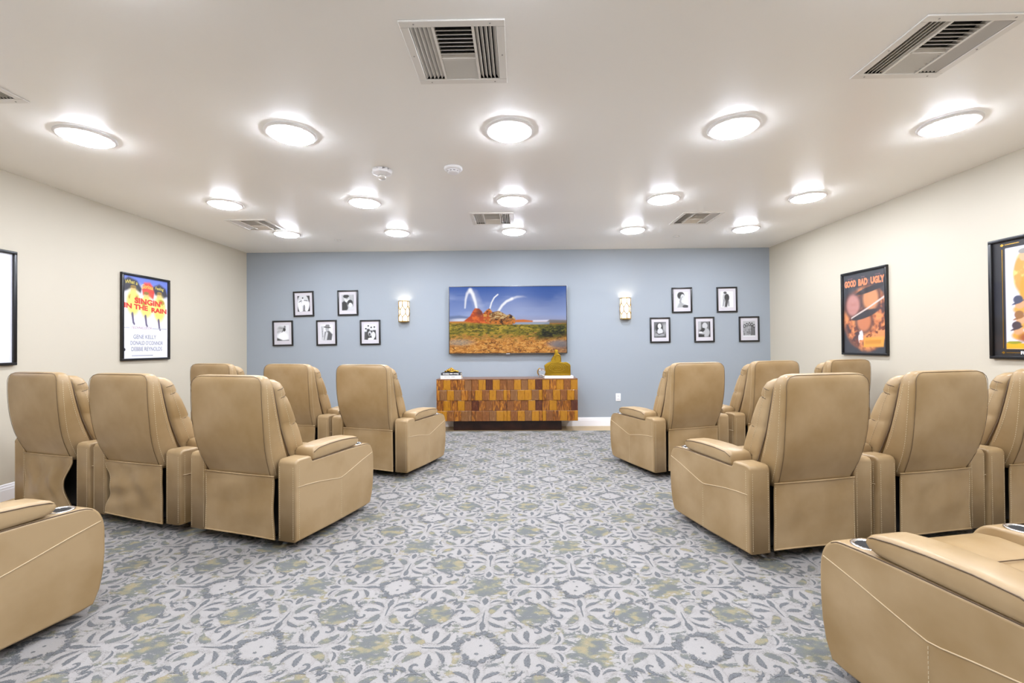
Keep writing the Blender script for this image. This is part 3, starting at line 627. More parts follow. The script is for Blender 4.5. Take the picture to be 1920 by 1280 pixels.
def p_lean(u, v, im):
    im[:] = lin(g_(234)); L_(im, ell(u, v, .36, .92, .14, .08), 70); L_(im, ell(u, v, .28, .6, .13, .26), 180); L_(im, ell(u, v, .5, .62, .2, .24), 46); L_(im, poly(u, v, [(.3, 0), (.5, 0), (.66, .5), (.38, .55)], .05), 56)
    L_(im, poly(u, v, [(.12, .05), (.24, .05), (.34, .5), (.2, .5)], .04), 150); L_(im, poly(u, v, [(.6, .05), (.7, .05), (.68, .4), (.58, .4)], .03), 120); L_(im, strokep(u, v, [(.55, .84), (.9, .88)], .012, .012), 180)
def p_shawl(u, v, im):
    im[:] = lin(g_(92)); L_(im, ell(u, v, .95, .6, .3, .3, .6), 160); L_(im, ell(u, v, .45, .3, .45, .3, .2), 130); L_(im, ell(u, v, .44, .62, .3, .32), 34); L_(im, ell(u, v, .46, .74, .15, .16), 220); L_(im, ell(u, v, .5, .4, .22, .2), 205)
    L_(im, ell(u, v, .45, .16, .4, .12), 150); L_(im, strokep(u, v, [(.15, .35), (.4, .2), (.8, .3)], .03, .03), 40); L_(im, poly(u, v, [(.2, 0), (.9, 0), (.9, .08), (.2, .08)], .04), 50)
def p_book(u, v, im):
    im[:] = lin(g_(130)); L_(im, poly(u, v, [(.25, .95), (.8, .95), (.8, .4), (.25, .4)], .05), 66); L_(im, poly(u, v, [(.88, .0), (1, 0), (1, 1), (.88, 1)], .03), 40); L_(im, ell(u, v, .55, .72, .22, .2), 190); L_(im, ell(u, v, .6, .3, .34, .28), 175); L_(im, ell(u, v, .35, .45, .22, .12, .2, .4), 40)
    L_(im, ell(u, v, .2, .3, .16, .06), 215); L_(im, poly(u, v, [(0, 0), (.5, 0), (.5, .18), (0, .2)], .04), 34); L_(im, poly(u, v, [(0, .5), (.22, .5), (.22, 1), (0, 1)], .05), 170)
def p_ladies(u, v, im):
    im[:] = lin(g_(176))
    for x, y in ((.12, .74), (.32, .82), (.54, .86), (.74, .84), (.92, .74)):
        L_(im, ell(u, v, x, y - .1, .1, .16), 44); L_(im, poly(u, v, [(x - .11, .1), (x + .11, .1), (x + .08, y - .16), (x - .08, y - .16)], .05), 150 if x < .6 else 90); L_(im, ell(u, v, x, y - .06, .05, .05), 190)
    L_(im, sm(vnoise(u, v, 10, 10, 8), .5, .65) * (v < .5) * .6, 50); L_(im, 1 - sm(v, .04, .1), 225)
for a in ((-3.511, 2.115, -3.19, 1.722, 1.6, p_dancer, 'small black frame, left wall group upper left, pale figure with spread arms'),
          (-2.816, 2.126, -2.497, 1.732, 0.9, p_couple, 'small black frame, left wall group upper right, close embracing couple'),
          (-3.838, 1.66, -3.518, 1.265, 0.9, p_dress, 'small black frame, left wall group lower left, wide white dress'),
          (-3.151, 1.663, -2.832, 1.268, 0.9, p_hat, 'small black frame, left wall group lower middle, figure in brimmed hat'),
          (-2.466, 1.66, -2.149, 1.272, 0.6, p_group, 'small black frame, left wall group lower right, crowd of dark dressed people'),
          (2.367, 2.121, 2.676, 1.731, 0.4, p_portrait, 'small black frame, right wall group upper left, portrait turned to the right'),
          (3.053, 2.123, 3.367, 1.733, 0.5, p_lean, 'small black frame, right wall group upper right, slim standing pair on white'),
          (2.027, 1.662, 2.337, 1.273, 0.3, p_shawl, 'small black frame beside the right sconce, dark haired portrait with bare shoulders'),
          (2.705, 1.665, 3.013, 1.276, 0.5, p_book, 'small black frame, right wall group lower middle, pale haired person indoors'),
          (3.389, 1.667, 3.697, 1.279, 0.4, p_ladies, 'small black frame, right wall group lower right, row of standing ladies')):
    photo_frame(*a)

def poster(x, y, rz, label, wd=0.648, ht=0.955, bar=0.024):
    r = empty('movie_poster', (x, y, 1.588), rz, label, 'poster', 'large framed film posters')
    frame_bars(r, wd, ht, bar, 0.03, M['black_frame'])
    MB().box(-wd / 2 + .02, wd / 2 - .02, -0.010, -0.002, -ht / 2 + .02, ht / 2 - .02).build('backing_board', M['matboard'], r)
    MB().box(-wd / 2 + .021, wd / 2 - .021, -0.0180, -0.0165, -ht / 2 + .021, ht / 2 - .021).build('glass_pane', M['glass'], r)
    return r
PW, PH = 0.606, 0.912
def P_(u, v): return ((u - 0.5) * PW, (v - 0.5) * PH)
def rain_poster():
    r = poster(XL, 4.95, PI / 2, 'framed white film poster with red title and yellow coats, left wall'); u, v, im = canvas(110, 165)
    im[:] = lin((236, 234, 244)); lerp(im, sm(v + .12 * (u - .5), .80, .93), (110, 128, 206))
    for pts, c in (([(-.02, .78), (0, .93), (.12, .985), (.3, .95), (.4, .86), (.38, .80), (.2, .85)], (62, 60, 68)), ([(.4, .86), (.45, .94), (.58, .95), (.7, .87), (.66, .74), (.55, .77), (.42, .78)], (226, 78, 62)), ([(.64, .90), (.8, .95), (.95, .90), (1.0, .80), (.9, .77), (.7, .80)], (62, 60, 68))):
        lerp(im, poly(u, v, pts, .015), c)
    n = vnoise(u, v, 9, 12, 3)
    for cx, top, bot in ((.22, .84, .52), (.50, .78, .50), (.80, .80, .46)):      # plain soft yellow figures standing in for the artwork
        lerp(im, ell(u, v, cx, top - .02, .055, .05), (214, 160, 120)); lerp(im, ell(u, v, cx, (top + bot) / 2, .15, (top - bot) / 2, .3), (238, 218, 116)); lerp(im, ell(u, v, cx + .02, top - .1, .12, .05) * sm(n, .5, .65), (176, 146, 50)); lerp(im, ell(u, v, cx, top + .03, .06, .02), (150, 120, 60))
        lerp(im, strokep(u, v, [(cx - .02, bot + .02), (cx, bot - .08), (cx + .02, bot - .1)], .03, .02), (96, 84, 110))
    picture('print', im, PW, PH, 0, 0, -0.0112, M['print'], r)
    def tx(s, cu, cv, w_, h_, m_, **k):
        a, b_ = P_(cu, cv); text_mesh('lettering', s, w_ * PW, h_ * PH, M[m_], r, a, b_, -0.0122, **k)
    tx('What a', .18, .915, .25, .045, 'textyellow', shear=.2, weight=.006, arch=.01); tx('Glorious', .52, .885, .26, .055, 'textyellow', shear=.2, weight=.006, arch=.01); tx('Feeling', .80, .885, .20, .05, 'textyellow', shear=.2, weight=.006, tilt=-.05)
    tx("SINGIN'", .55, .70, .62, .075, 'textred', weight=.05, tilt=-.05); tx('IN THE', .28, .63, .50, .062, 'textred', weight=.05, tilt=-.06); tx('RAIN', .79, .605, .36, .062, 'textred', weight=.05, tilt=-.02)
    tx('TECHNICOLOR', .40, .375, .44, .028, 'textmauve', shear=.2); tx('GENE KELLY', .47, .265, .50, .05, 'textnavy'); tx("DONALD O'CONNOR", .52, .19, .72, .05, 'textnavy'); tx('DEBBIE REYNOLDS', .52, .115, .68, .05, 'textnavy')
    for cu, w_ in ((.08, .12), (.8, .34)):
        a, b_ = P_(cu, .372); MB().box(a - w_ * PW / 2, a + w_ * PW / 2, -.0122, -.0115, b_ - .004, b_ + .004).build('small_print', M['textpale'], r)
    a, b_ = P_(.45, .035); MB().box(a - .16, a + .12, -.0122, -.0115, b_ - .006, b_ + .006).build('small_print', M['textpale'], r)
    a, b_ = P_(.03, .11); MB().add([(a + .018 * math.cos(2 * PI * k / 16), -.0122, b_ + .018 * math.sin(2 * PI * k / 16)) for k in range(16)], [tuple(range(16))]).build('round_mark', M['textdark'], r, recalc=False)
rain_poster()
def west_poster():
    r = poster(XR, 4.968, -PI / 2, 'framed dark film poster with orange title and brown portraits, right wall'); u, v, im = canvas(110, 165)
    im[:] = lin((62, 62, 66)); n = vnoise(u, v, 6, 9, 11); n2 = vnoise(u, v, 14, 20, 12)
    body = ell(u, v, .55, .42, .52, .38, .12); lerp(im, body, (190, 112, 70)); lerp(im, body * sm(n, .45, .6), (224, 146, 90)); lerp(im, body * sm(n2, .52, .66), (120, 66, 50)); lerp(im, body * sm(n, .46, .34), (84, 58, 56))
    for cx, cy, rx, ry, c in ((.66, .66, .17, .14, (206, 140, 96)), (.24, .60, .16, .13, (186, 130, 120)), (.5, .39, .16, .12, (196, 122, 84))):          # soft ovals in place of the portraits
        lerp(im, ell(u, v, cx, cy, rx * 1.35, ry * 1.3, .2), (92, 62, 58)); lerp(im, ell(u, v, cx, cy, rx, ry, .25), c)
    for cx, cy, rx, ry, ro in ((.66, .775, .36, .035, .12), (.5, .47, .32, .045, .14)): lerp(im, ell(u, v, cx, cy, rx, ry, .15, ro), (58, 52, 54))
    lerp(im, strokep(u, v, [(.2, .44), (.6, .55), (.95, .66)], .012, .016), (208, 190, 180)); lerp(im, ell(u, v, .42, .2, .06, .09) * sm(n2, .45, .6), (230, 220, 220))
    lerp(im, poly(u, v, [(.48, .07), (.93, .08), (.95, .2), (.5, .19)], .01), (226, 158, 66)); lerp(im, poly(u, v, [(.52, .11), (.88, .115), (.88, .16), (.52, .155)], .01), (206, 140, 56)); lerp(im, poly(u, v, [(0, 0), (.45, 0), (.35, .06), (0, .12)], .02), (62, 62, 66))
    picture('print', im, PW, PH, 0, 0, -0.0112, M['print'], r)
    def tx(s, cu, cv, w_, h_, m_='textorange', **k):
        a, b_ = P_(cu, cv); text_mesh('lettering', s, w_ * PW, h_ * PH, M[m_], r, a, b_, -0.0122, **k)
    for s, cu, w_ in (('GOOD', .18, .29), ('BAD', .49, .22), ('UGLY', .82, .31)):
        tx(s, cu, .875, w_, .088, weight=.07); tx('THE', cu, .938, w_ * .42, .014, 'textmauve')
    tx('AND', .625, .885, .04, .03, 'textmauve'); tx('THE', .625, .85, .04, .03, 'textmauve')
west_poster()
def gold_poster():
    r = poster(XR, 3.648 - 0.324, -PI / 2, 'framed black and gold bordered film poster at the right photo edge'); u, v, im = canvas(110, 165)
    im[:] = lin((34, 31, 33)); ins = poly(u, v, [(.15, .065), (.85, .065), (.85, .935), (.15, .935)], .004); lerp(im, ins, (224, 220, 232))
    n = vnoise(u, v, 10, 14, 21)
    lerp(im, ins * (1 - sm(v, .11, .115)), (232, 172, 32)); lerp(im, ins * ell(u, v, .24, .12, .09, .012), (150, 150, 40))
    lerp(im, ell(u, v, .36, .70, .12, .18, .15), (206, 152, 72)); lerp(im, ell(u, v, .36, .70, .12, .18, .15) * sm(n, .5, .62), (236, 198, 118)); lerp(im, ell(u, v, .36, .85, .05, .045), (216, 170, 130)); lerp(im, ell(u, v, .36, .89, .06, .022), (150, 146, 140)); lerp(im, ell(u, v, .40, .56, .09, .14), (214, 150, 50))
    for cx, cy, c in ((.29, .47, (70, 72, 90)), (.30, .34, (150, 104, 60)), (.27, .25, (74, 60, 66))):
        lerp(im, ell(u, v, cx + .04, cy - .07, .1, .04, .3), (222, 160, 66)); lerp(im, ell(u, v, cx + .02, cy - .03, .055, .035), (214, 160, 116)); lerp(im, ell(u, v, cx, cy + .015, .055, .035), c); lerp(im, ell(u, v, cx, cy - .01, .075, .01, .2, .25), c)
    lerp(im, ell(u, v, .45, .16, .16, .05, .3) * sm(n, .35, .5), (156, 86, 40)); lerp(im, ell(u, v, .62, .6, .18, .25, .2) * ins, (190, 140, 84))
    picture('print', im, PW, PH, 0, 0, -0.0112, M['print'], r)
    for s in (-1, 1):
        for pts in (((.115 if s < 0 else .885, .07), (.115 if s < 0 else .885, .93)),):
            (a, b_), (c, d) = P_(*pts[0]), P_(*pts[1]); MB().box(a - .0025, a + .0025, -.0122, -.0115, b_, d).build('gold_rule', M['gold'], r)
        for cv in (.033, .967):
            a, b_ = P_(.115 if s < 0 else .885, cv); MB().add([(a - .014, -.0124, b_), (a, -.0124, b_ - .012), (a + .014, -.0124, b_), (a, -.0124, b_ + .012)], [(0, 1, 2, 3)]).build('gold_diamond', M['gold'], r, recalc=False)
            a, b_ = P_(.23 if s < 0 else .77, cv); MB().box(a - .05, a + .05, -.0122, -.0115, b_ - .0025, b_ + .0025).build('gold_rule', M['gold'], r)
    a, b_ = P_(.375, .033); text_mesh('lettering', 'REP', .075, .026, M['textwhite'], r, a, b_, -.0122, weight=.03)
gold_poster()
def red_script_poster():
    r = poster(XL, 3.644 - 0.324, PI / 2, 'framed white film poster cut off at the left photo edge'); u, v, im = canvas(110, 165)
    im[:] = lin((228, 228, 238)); n = vnoise(u, v, 8, 12, 31)
    ph = poly(u, v, [(.18, .92), (.82, .875), (.82, .42), (.45, .52), (.18, .5)], .006); lerp(im, ph, (74, 70, 76)); lerp(im, ph * sm(n, .5, .62), (124, 118, 122)); lerp(im, ph * ell(u, v, .8, .5, .08, .12, .4), (190, 96, 50)); lerp(im, ph * sm(u, .805, .815), (222, 130, 60))
    picture('print', im, PW, PH, 0, 0, -0.0112, M['print'], r)
    a, b_ = P_(.79, .245); text_mesh('lettering', 'i', .05, .085, M['textred'], r, a, b_, -.0122, shear=.45, weight=.03)
    a, b_ = P_(.745, .135); text_mesh('lettering', 'E', .014, .02, M['textdark'], r, a, b_, -.0122); a, b_ = P_(.76, .325); text_mesh('lettering', 'N', .016, .018, M['textdark'], r, a, b_, -.0122, weight=.03); a, b_ = P_(.762, .352); text_mesh('lettering', 'S', .013, .015, M['textpale'], r, a, b_, -.0122)
    m = MB(); a, b_ = P_(.735, .94)
    for q in ((a - .12, a + .05, b_ + .026, b_ + .030), (a - .12, a + .05, b_ - .030, b_ - .026), (a + .046, a + .05, b_ - .026, b_ + .026)): m.box(q[0], q[1], -.0122, -.0115, q[2], q[3])
    m.build('boxed_caption', M['textdark'], r)
red_script_poster()

# ------------------------------------------------------------------ sconces
def sconce(x, z0, z1, label):
    r = empty('wall_sconce', (x, YB, (z0 + z1) / 2), 0, label, 'wall lamp', 'brass lattice wall sconces'); h = (z1 - z0) / 2; R, D = 0.082, 0.095
    def pt(a, z, k=1.0): return (R * k * math.cos(a), -0.012 - D * k * math.sin(a), z)
    m = MB(); n = 16
    rings = [[pt(PI * i / n, z, 0.93) for i in range(n + 1)] for z in (-h + .012, h - .012)]
    m.loft(rings, cap=False, close=False); m.build('glass_shade', M['sconce_glass'], r, smooth=True)
    link('back_plate', rbox(-R, R, -0.012, -0.0005, -h, h, 0.003, 2), M['brass'], r)
    for z in (-h + .006, h - .006):
        MB().tube([pt(PI * i / n, z) for i in range(n + 1)], 0.006, 6).build('rim_band', M['brass'], r, smooth=True)
    lat = MB(); cols = [PI * k / 6 for k in range(7)]; zs = [-h + .01, -h * .55, -h * .25, h * .12, h * .5, h - .01]
    def seg(a0, z0_, a1, z1_): lat.tube([pt(a0 + (a1 - a0) * t, z0_ + (z1_ - z0_) * t) for t in (0, .33, .67, 1)], 0.0062, 5)
    for k in range(7):
        if k % 2: seg(cols[k], zs[0], cols[k], zs[1]); seg(cols[k], zs[2], cols[k], zs[3]) if False else None; seg(cols[k], zs[4], cols[k], zs[5])
        else: seg(cols[k], zs[2], cols[k], zs[3])
    for k in range(6):
        lo, hi = (k, k + 1) if k % 2 == 0 else (k + 1, k)
        seg(cols[lo], zs[2], cols[hi], zs[1]); seg(cols[lo], zs[3], cols[hi], zs[4])
    lat.build('lattice', M['brass'], r, smooth=True)
    MB().lathe([(0.006, -0.03), (0.018, -0.02), (0.022, 0.0), (0.016, 0.02), (0.004, 0.03)], 12, (0, -0.05, h * 0.45)).build('bulb', mat('sconce_bulb', (255, 250, 240), 0.4, emit=((255, 244, 228), 160)), r, smooth=True)
    MB().box(-R * .8, R * .8, -0.012 - D * .6, -0.012, -h - .006, -h + .004).build('bottom_cup', M['brass'], r)
sconce(-1.777, 1.625, 1.948, 'brass lattice wall sconce left of the television')
sconce(1.650, 1.640, 1.967, 'brass lattice wall sconce right of the television')

# ------------------------------------------------------------------ outlet
def outlet():
    r = empty('power_outlet', (1.531, YB, 0.436), 0, 'white duplex power outlet on the blue wall', 'outlet')
    link('cover_plate', rbox(-.038, .038, -.006, -.0003, -.06, .06, .003, 2), M['outlet'], r)
    for z in (-.022, .022):
        s = link('socket', rbox(-.018, .018, -.009, -.005, z - .016, z + .016, .003, 2), M['white'], r)
        for x in (-.007, .007): MB().box(x - .0015, x + .0015, -.0095, -.0088, z - .006, z + .006).build('slot', M['dark'], s)
outlet()

# ------------------------------------------------------------------ ceiling devices
def strobe():
    r = empty('fire_strobe', (-1.135, 3.66, ZC), 0, 'white ceiling fire alarm strobe marked FIRE', 'fire alarm')
    MB().lathe([(0.062, -.0005), (0.082, -.002), (0.086, -.018), (0.078, -.034), (0.045, -.046), (0.034, -.048)], 8).build('housing', M['white'], r)
    MB().lathe([(0.034, -.046), (0.034, -.062), (0.026, -.078), (0.010, -.084)], 16).build('strobe_lens', mat('clear_strobe_lens', (214, 210, 204), 0.1, 0.4), r, smooth=True)
    text = text_mesh('lettering', 'FIRE', .052, .014, M['textdark'], r, 0.0, -.012, 0.0, weight=.04); text.location = (.050, -.0640, -.001); text.rotation_euler = (math.radians(14), 0, math.radians(38))
    MB().box(-.022, -.006, -.0815, -.078, -.014, -.010).build('slot_mark', M['ink_grey'], r)
strobe()
def smoke():
    r = empty('smoke_detector', (-0.532, 3.63, ZC), 0, 'round white smoke detector on the ceiling', 'smoke detector')
    MB().lathe([(0.070, -.0005), (0.076, -.004), (0.076, -.016), (0.070, -.022), (0.050, -.026)], 28).build('base_ring', M['white'], r, smooth=True)
    MB().lathe([(0.050, -.022), (0.048, -.042), (0.040, -.048), (0.01, -.050)], 28).build('sensor_cap', M['white'], r, smooth=True)
    for k in range(10):
        a = 2 * PI * k / 10; q = [(0.0495 * math.cos(a + d), 0.0495 * math.sin(a + d), z) for d in (-.2, .2) for z in (-.034, -.039)]
        MB().add([q[0], q[2], q[3], q[1]], [(0, 1, 2, 3)]).build('air_slot', M['dark'], r, recalc=False)
smoke()
for x, y, lb in ((-2.504, 6.059, 'small concealed sprinkler cap on the ceiling, left of the television'), (2.174, 6.055, 'small concealed sprinkler cap on the ceiling, right of the television')):
    r = empty('sprinkler_cap', (x, y, ZC), 0, lb, 'sprinkler', 'ceiling sprinkler caps')
    MB().lathe([(0.034, -.001), (0.036, -.002), (0.036, -.004), (0.001, -.0045)], 20).build('cover_disc', M['vent'], r, smooth=True)
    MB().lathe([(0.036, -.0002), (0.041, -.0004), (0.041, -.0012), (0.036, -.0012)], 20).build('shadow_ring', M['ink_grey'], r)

# ------------------------------------------------------------------ media console with wood blocks
def console():
    x0, x1, yf, z0, z1 = -1.197, 0.849, 6.372, 0.156, 0.765; cx = (x0 + x1) / 2; hw = (x1 - x0) / 2
    r = empty('media_console', (cx, yf, 0), 0, 'low media console faced with multi toned wood blocks', 'console'); dp = YB - 0.018 - yf
    link('cabinet_body', rbox(-hw + .002, hw - .002, 0.004, dp, z0, z1 - 0.012, .003, 1), W['b'], r)
    link('top_panel', rbox(-hw, hw, -0.016, dp, z1 - 0.012, z1, .002, 1), W['top'], r)
    link('plinth', rbox(-0.80, 0.80, 0.143, dp - .02, -0.004, z0, .003, 1), M['plinth'], r)
    for s in (-1, 1):
        MB().box(s * hw - .001 if s > 0 else s * hw, s * hw if s > 0 else s * hw + .001, 0.0, dp, z0, z1 - .012).build('side_panel', W['g'], r)
    pat = ['mgmgb bgdgb bgtgd gmgbgb'.replace(' ', ''), 'gtgtgb mgbgbg gtggtg gbgbgt', 'mgmgb dgbgm bgbgd mgbgd'.replace(' ', ''), 'ggbgtm gbgtgb gbgtgb ggbgtg']
    rows = 4; rh = (z1 - 0.012 - z0) / rows; bw = 2 * hw / 20; rnd = random.Random(3)
    for d in range(4):
        dx0 = -hw + d * 5 * bw; door = link('door', rbox(dx0 + .001, dx0 + 5 * bw - .001, 0.001, 0.0035, z0 + .001, z1 - .013, .0005, 1), W['d'], r)
        for k in range(rows):
            ed = [0, 1, 2, 3, 4, 5] if k % 2 == 0 else [0, .5, 1.5, 2.5, 3.5, 4.5, 5]
            seq = pat[k].replace(' ', '')
            for i, (a, b_) in enumerate(zip(ed, ed[1:])):
                xa, xb = dx0 + a * bw + .0008, dx0 + b_ * bw - .0008; zt, zb = z1 - .012 - k * rh - .0008, z1 - .012 - (k + 1) * rh + .0008
                if i == 0: xa += .001
                if i == len(ed) - 2: xb -= .001
                tone = seq[(d * (len(ed) - 1) + i) % len(seq)]
                if rnd.random() < 0.16: tone = rnd.choice('gmbtg')
                if tone == 'g' and rnd.random() < 0.3: tone = 'm'
                if tone == 'b' and rnd.random() < 0.3: tone = 'm'
                tw = 0.006 * (1 if (i + d + k) % 2 else -1); ft = -0.010 if k % 2 == 0 else -0.015; c_ = ((xa + xb) / 2, 0, (zt + zb) / 2)
                ft -= 0.004 * ((i + k) % 2)
                w2, h2 = (xb - xa) / 2, (zt - zb) / 2; ch = 0.003
                vs = [(-w2, 0, -h2), (w2, 0, -h2), (w2, 0, h2), (-w2, 0, h2),
                      (-w2, ft + tw * .4, -h2), (w2, ft - tw * .4, -h2), (w2, ft - tw * .4 + .002, h2), (-w2, ft + tw * .4 + .002, h2),
                      (-w2 + ch, ft - .0025 + tw * .4, -h2 + ch), (w2 - ch, ft - .0025 - tw * .4, -h2 + ch), (w2 - ch, ft - .0005 - tw * .4, h2 - ch * 1.6), (-w2 + ch, ft - .0005 + tw * .4, h2 - ch * 1.6)]
                fs = [(0, 3, 2, 1), (0, 1, 5, 4), (1, 2, 6, 5), (2, 3, 7, 6), (3, 0, 4, 7), (4, 5, 9, 8), (5, 6, 10, 9), (6, 7, 11, 10), (7, 4, 8, 11), (8, 9, 10, 11)]
                MB().add(vs, fs).build('wood_block', W[tone], door, c_)
console()
ZT = 0.765
def book(name, x0, x1, y0, y1, z0, z1, cover, label, marks):
    r = empty(name, ((x0 + x1) / 2, (y0 + y1) / 2, z0), 0, label, 'book', 'books lying on the console'); w2, d2, h = (x1 - x0) / 2, (y1 - y0) / 2, z1 - z0
    m = MB(); m.box(-w2, w2, -d2, d2, 0, .004); m.box(-w2, w2, -d2, d2, h - .004, h); m.box(-w2, w2, -d2, -d2 + .004, .004, h - .004); m.build('cover', cover, r)
    MB().box(-w2 + .004, w2 - .006, -d2 + .004, d2 - .005, .004, h - .004).build('page_block', M['paper'], r)
    for a, b_, z, t, mm in marks: MB().box(-w2 + a * 2 * w2, -w2 + b_ * 2 * w2, -d2 - .0008, -d2 - .0001, z * h - t * h, z * h + t * h).build('spine_print', mm, r)
G, TW = M['ink_grey'], M['textwhite']
book('book', -1.142, -0.842, 6.40, 6.60, ZT, ZT + .050, M['book_white'], 'thick white book at the bottom of the left stack', [(.05, .1, .55, .06, G), (.17, .3, .55, .07, G), (.31, .47, .55, .06, G), (.52, .7, .55, .1, G)])
book('book', -1.134, -0.852, 6.405, 6.595, ZT + .050, ZT + .089, M['book_dark'], 'dark book lying on top of the white book', [(.09, .2, .66, .11, TW), (.215, .41, .66, .13, TW), (.45, .6, .66, .16, TW), (.64, .9, .66, .12, TW), (.09, .42, .28, .12, G), (.82, .92, .3, .1, G)])
book('book', 0.375, 0.795, 6.42, 6.64, ZT, ZT + .032, M['book_white'], 'thin white book under the gold sculpture', [(.1, .3, .5, .06, G)])
def knot():
    r = empty('gold_knot_ornament', (-0.995, 6.49, ZT + .089), 0, 'gold twisted knot ornament on the dark book', 'ornament'); m = MB(); N = 72
    pts = []
    for k in range(N):
        t = 2 * PI * k / N; q = 0.5 + 0.5 * math.cos(3 * t)
        x = .070 * math.cos(t) + .026 * math.cos(2 * t); y = .045 * math.sin(t) - .024 * math.sin(2 * t); z = .014 + .052 * max(0, 1 - abs(x + .004) / .095) * (0.5 + 0.5 * math.cos(3 * t + .6))
        pts.append((x, y, z))
    m.tube(pts, 0.0135, 8, closed=True); m.build('twisted_loop', M['gold'], r, smooth=True)
    MB().tube([(-.098, -.01, .014), (-.05, -.02, .020), (0, -.005, .066), (.05, .01, .022), (.098, .005, .014)], 0.012, 8).build('arched_bar', M['gold'], r, smooth=True)
knot()
def sculpture():
    r = empty('gold_sculpture', (0.576, 6.53, ZT + .032), 0, 'gold carved sculpture with rounded shoulders and finial', 'sculpture'); k = 0.000493
    px = [(370, 985), (370, 800), (352, 680), (400, 640), (480, 590), (555, 562), (568, 490), (620, 410), (655, 365), (668, 300), (655, 240), (690, 200), (740, 205), (775, 250), (768, 320), (810, 345), (845, 400), (862, 480), (860, 585), (930, 590), (1000, 580), (1060, 600), (1120, 650), (1138, 690), (1138, 985)]
    P = [((x - 755) * k, (985 - y) * k) for x, y in px]; d = 0.032
    me = MB().loft([[(x, -d, z) for x, z in P], [(x, d, z) for x, z in P]]).mesh('carved_body'); link('carved_body', bevelled(me, .008, 3, .6), M['goldpaint'], r)
    g = MB()
    def arc(cx, cy, rx, ry, a0, a1, n=22): g.tube([((cx + rx * math.cos(math.radians(a)) - 755) * k, -d, (985 - cy + ry * math.sin(math.radians(a))) * k) for a in np.linspace(a0, a1, n)], .0052, 6)
    for q in range(5): arc(740, 760, 60 + 62 * q, 40 + 32 * q, -20 - 6 * q if q < 4 else 10, 200 + 5 * q if q < 4 else 170)
    arc(740, 760, 120, 60, 180, 360); arc(740, 770, 220, 100, 195, 345); arc(1010, 740, 90, 130, -60, 90); arc(1020, 760, 55, 90, -60, 100)
    arc(760, 480, 90, 110, 60, 200); arc(740, 470, 150, 90, 100, 190); arc(770, 470, 70, 100, -80, 70)
    g.tube([(-.18, -d, .022), (.18, -d, .022)], .004, 6); g.build('carved_ridges', M['goldpaint'], r, smooth=True)
sculpture()
def orb():
    r = empty('crystal_ball', (0.335, 6.445, ZT), 0, 'silver crystal ball on a small clawed stand', 'ornament')
    gm = bpy.data.materials.new('crystal_glass'); gm.use_nodes = True; b = gm.node_tree.nodes['Principled BSDF']; b.inputs['Transmission Weight'].default_value = 0.9; b.inputs['Roughness'].default_value = 0.03; b.inputs['Base Color'].default_value = (.93, .94, .95, 1); b.inputs['IOR'].default_value = 1.45
    n = 14; MB().lathe([(max(.0008, .056 * math.sin(PI * i / n)), .090 - .056 * math.cos(PI * i / n)) for i in range(n + 1)], 24).build('ball', gm, r, smooth=True)
    MB().tube([(.046 * math.cos(2 * PI * i / 20), .046 * math.sin(2 * PI * i / 20), .050) for i in range(20)], .005, 6, closed=True).build('ring', M['steel'], r, smooth=True)
    MB().tube([(-.062 * math.cos(a), .0, .09 + .062 * math.sin(a)) for a in np.linspace(-.9, 1.2, 10)], .006, 6).build('side_arc', M['gold'], r, smooth=True)
    for q in range(3):
        a = 2 * PI * q / 3 - PI / 2 + .5
        MB().tube([(.044 * math.cos(a), .044 * math.sin(a), .052), (.052 * math.cos(a), .052 * math.sin(a), .034), (.040 * math.cos(a), .040 * math.sin(a), .018), (.058 * math.cos(a), .058 * math.sin(a), .006)], lambda t: .0075 - .002 * abs(t - .5), 6).build('claw_foot', M['steel'], r, smooth=True)
orb()

# ------------------------------------------------------------------ recliners
HW, AW = 0.430, 0.138
SH = [  # shell: z, half width, rear y, front y
    (.425, .256, .002, .178), (.45, .263, -.009, .166), (.50, .270, -.030, .135), (.55, .277, -.050, .108), (.60, .283, -.066, .086), (.65, .288, -.078, .066), (.70, .292, -.086, .048), (.75, .295, -.093, .033), (.80, .297, -.098, .020), (.85, .297, -.102, .009), (.93, .296, -.106, -.006), (.99, .294, -.107, -.016), (1.025, .289, -.106, -.022), (1.048, .280, -.103, -.027), (1.064, .264, -.098, -.034), (1.073, .240, -.090, -.042), (1.0765, .20, -.080, -.050)]
def shell_at(z):
    for a, b_ in zip(SH, SH[1:]):
        if a[0] <= z <= b_[0]:
            t = (z - a[0]) / (b_[0] - a[0]); return [a[i] + (b_[i] - a[i]) * t for i in range(4)]
    return list(SH[-1] if z > 1 else SH[0])
def arm_mesh(s):
    prof = [(0.0, .06), (0.0, .53), (.012, .552), (.035, .558), (.125, .556), (.138, .548), (.146, .525), (.30, .523), (.50, .520), (.62, .516)] + [(.70 + .103 * math.cos(t) ** .85, .36 + .151 * math.sin(t) ** .85) for t in np.linspace(PI / 2, 0.0, 11)] + [(.803, .28), (.797, .19), (.782, .11), (.755, .048), (.70, .042), (.35, .046)]
    xo, xi = s * HW, s * (HW - AW)
    me = MB().loft([[(xi, y, z) for y, z in prof], [(xo, y, z) for y, z in prof]]).mesh('arm')
    b = bmesh.new(); b.from_mesh(me); bmesh.ops.recalc_face_normals(b, faces=b.faces)
    es = [e for e in b.edges if abs(e.verts[0].co.x - e.verts[1].co.x) < 1e-6 and e.calc_face_angle(0) > 0.9]
    bmesh.ops.bevel(b, geom=es, offset=.013, segments=3, profile=.5, affect='EDGES', clamp_overlap=True); b.to_mesh(me); b.free()
    me.polygons.foreach_set('use_smooth', [True] * len(me.polygons)); me.materials.append(M['leather'])
    return me
def auto_smooth(o):
    md = o.modifiers.new('weighted', 'WEIGHTED_NORMAL'); md.keep_sharp = False; return o
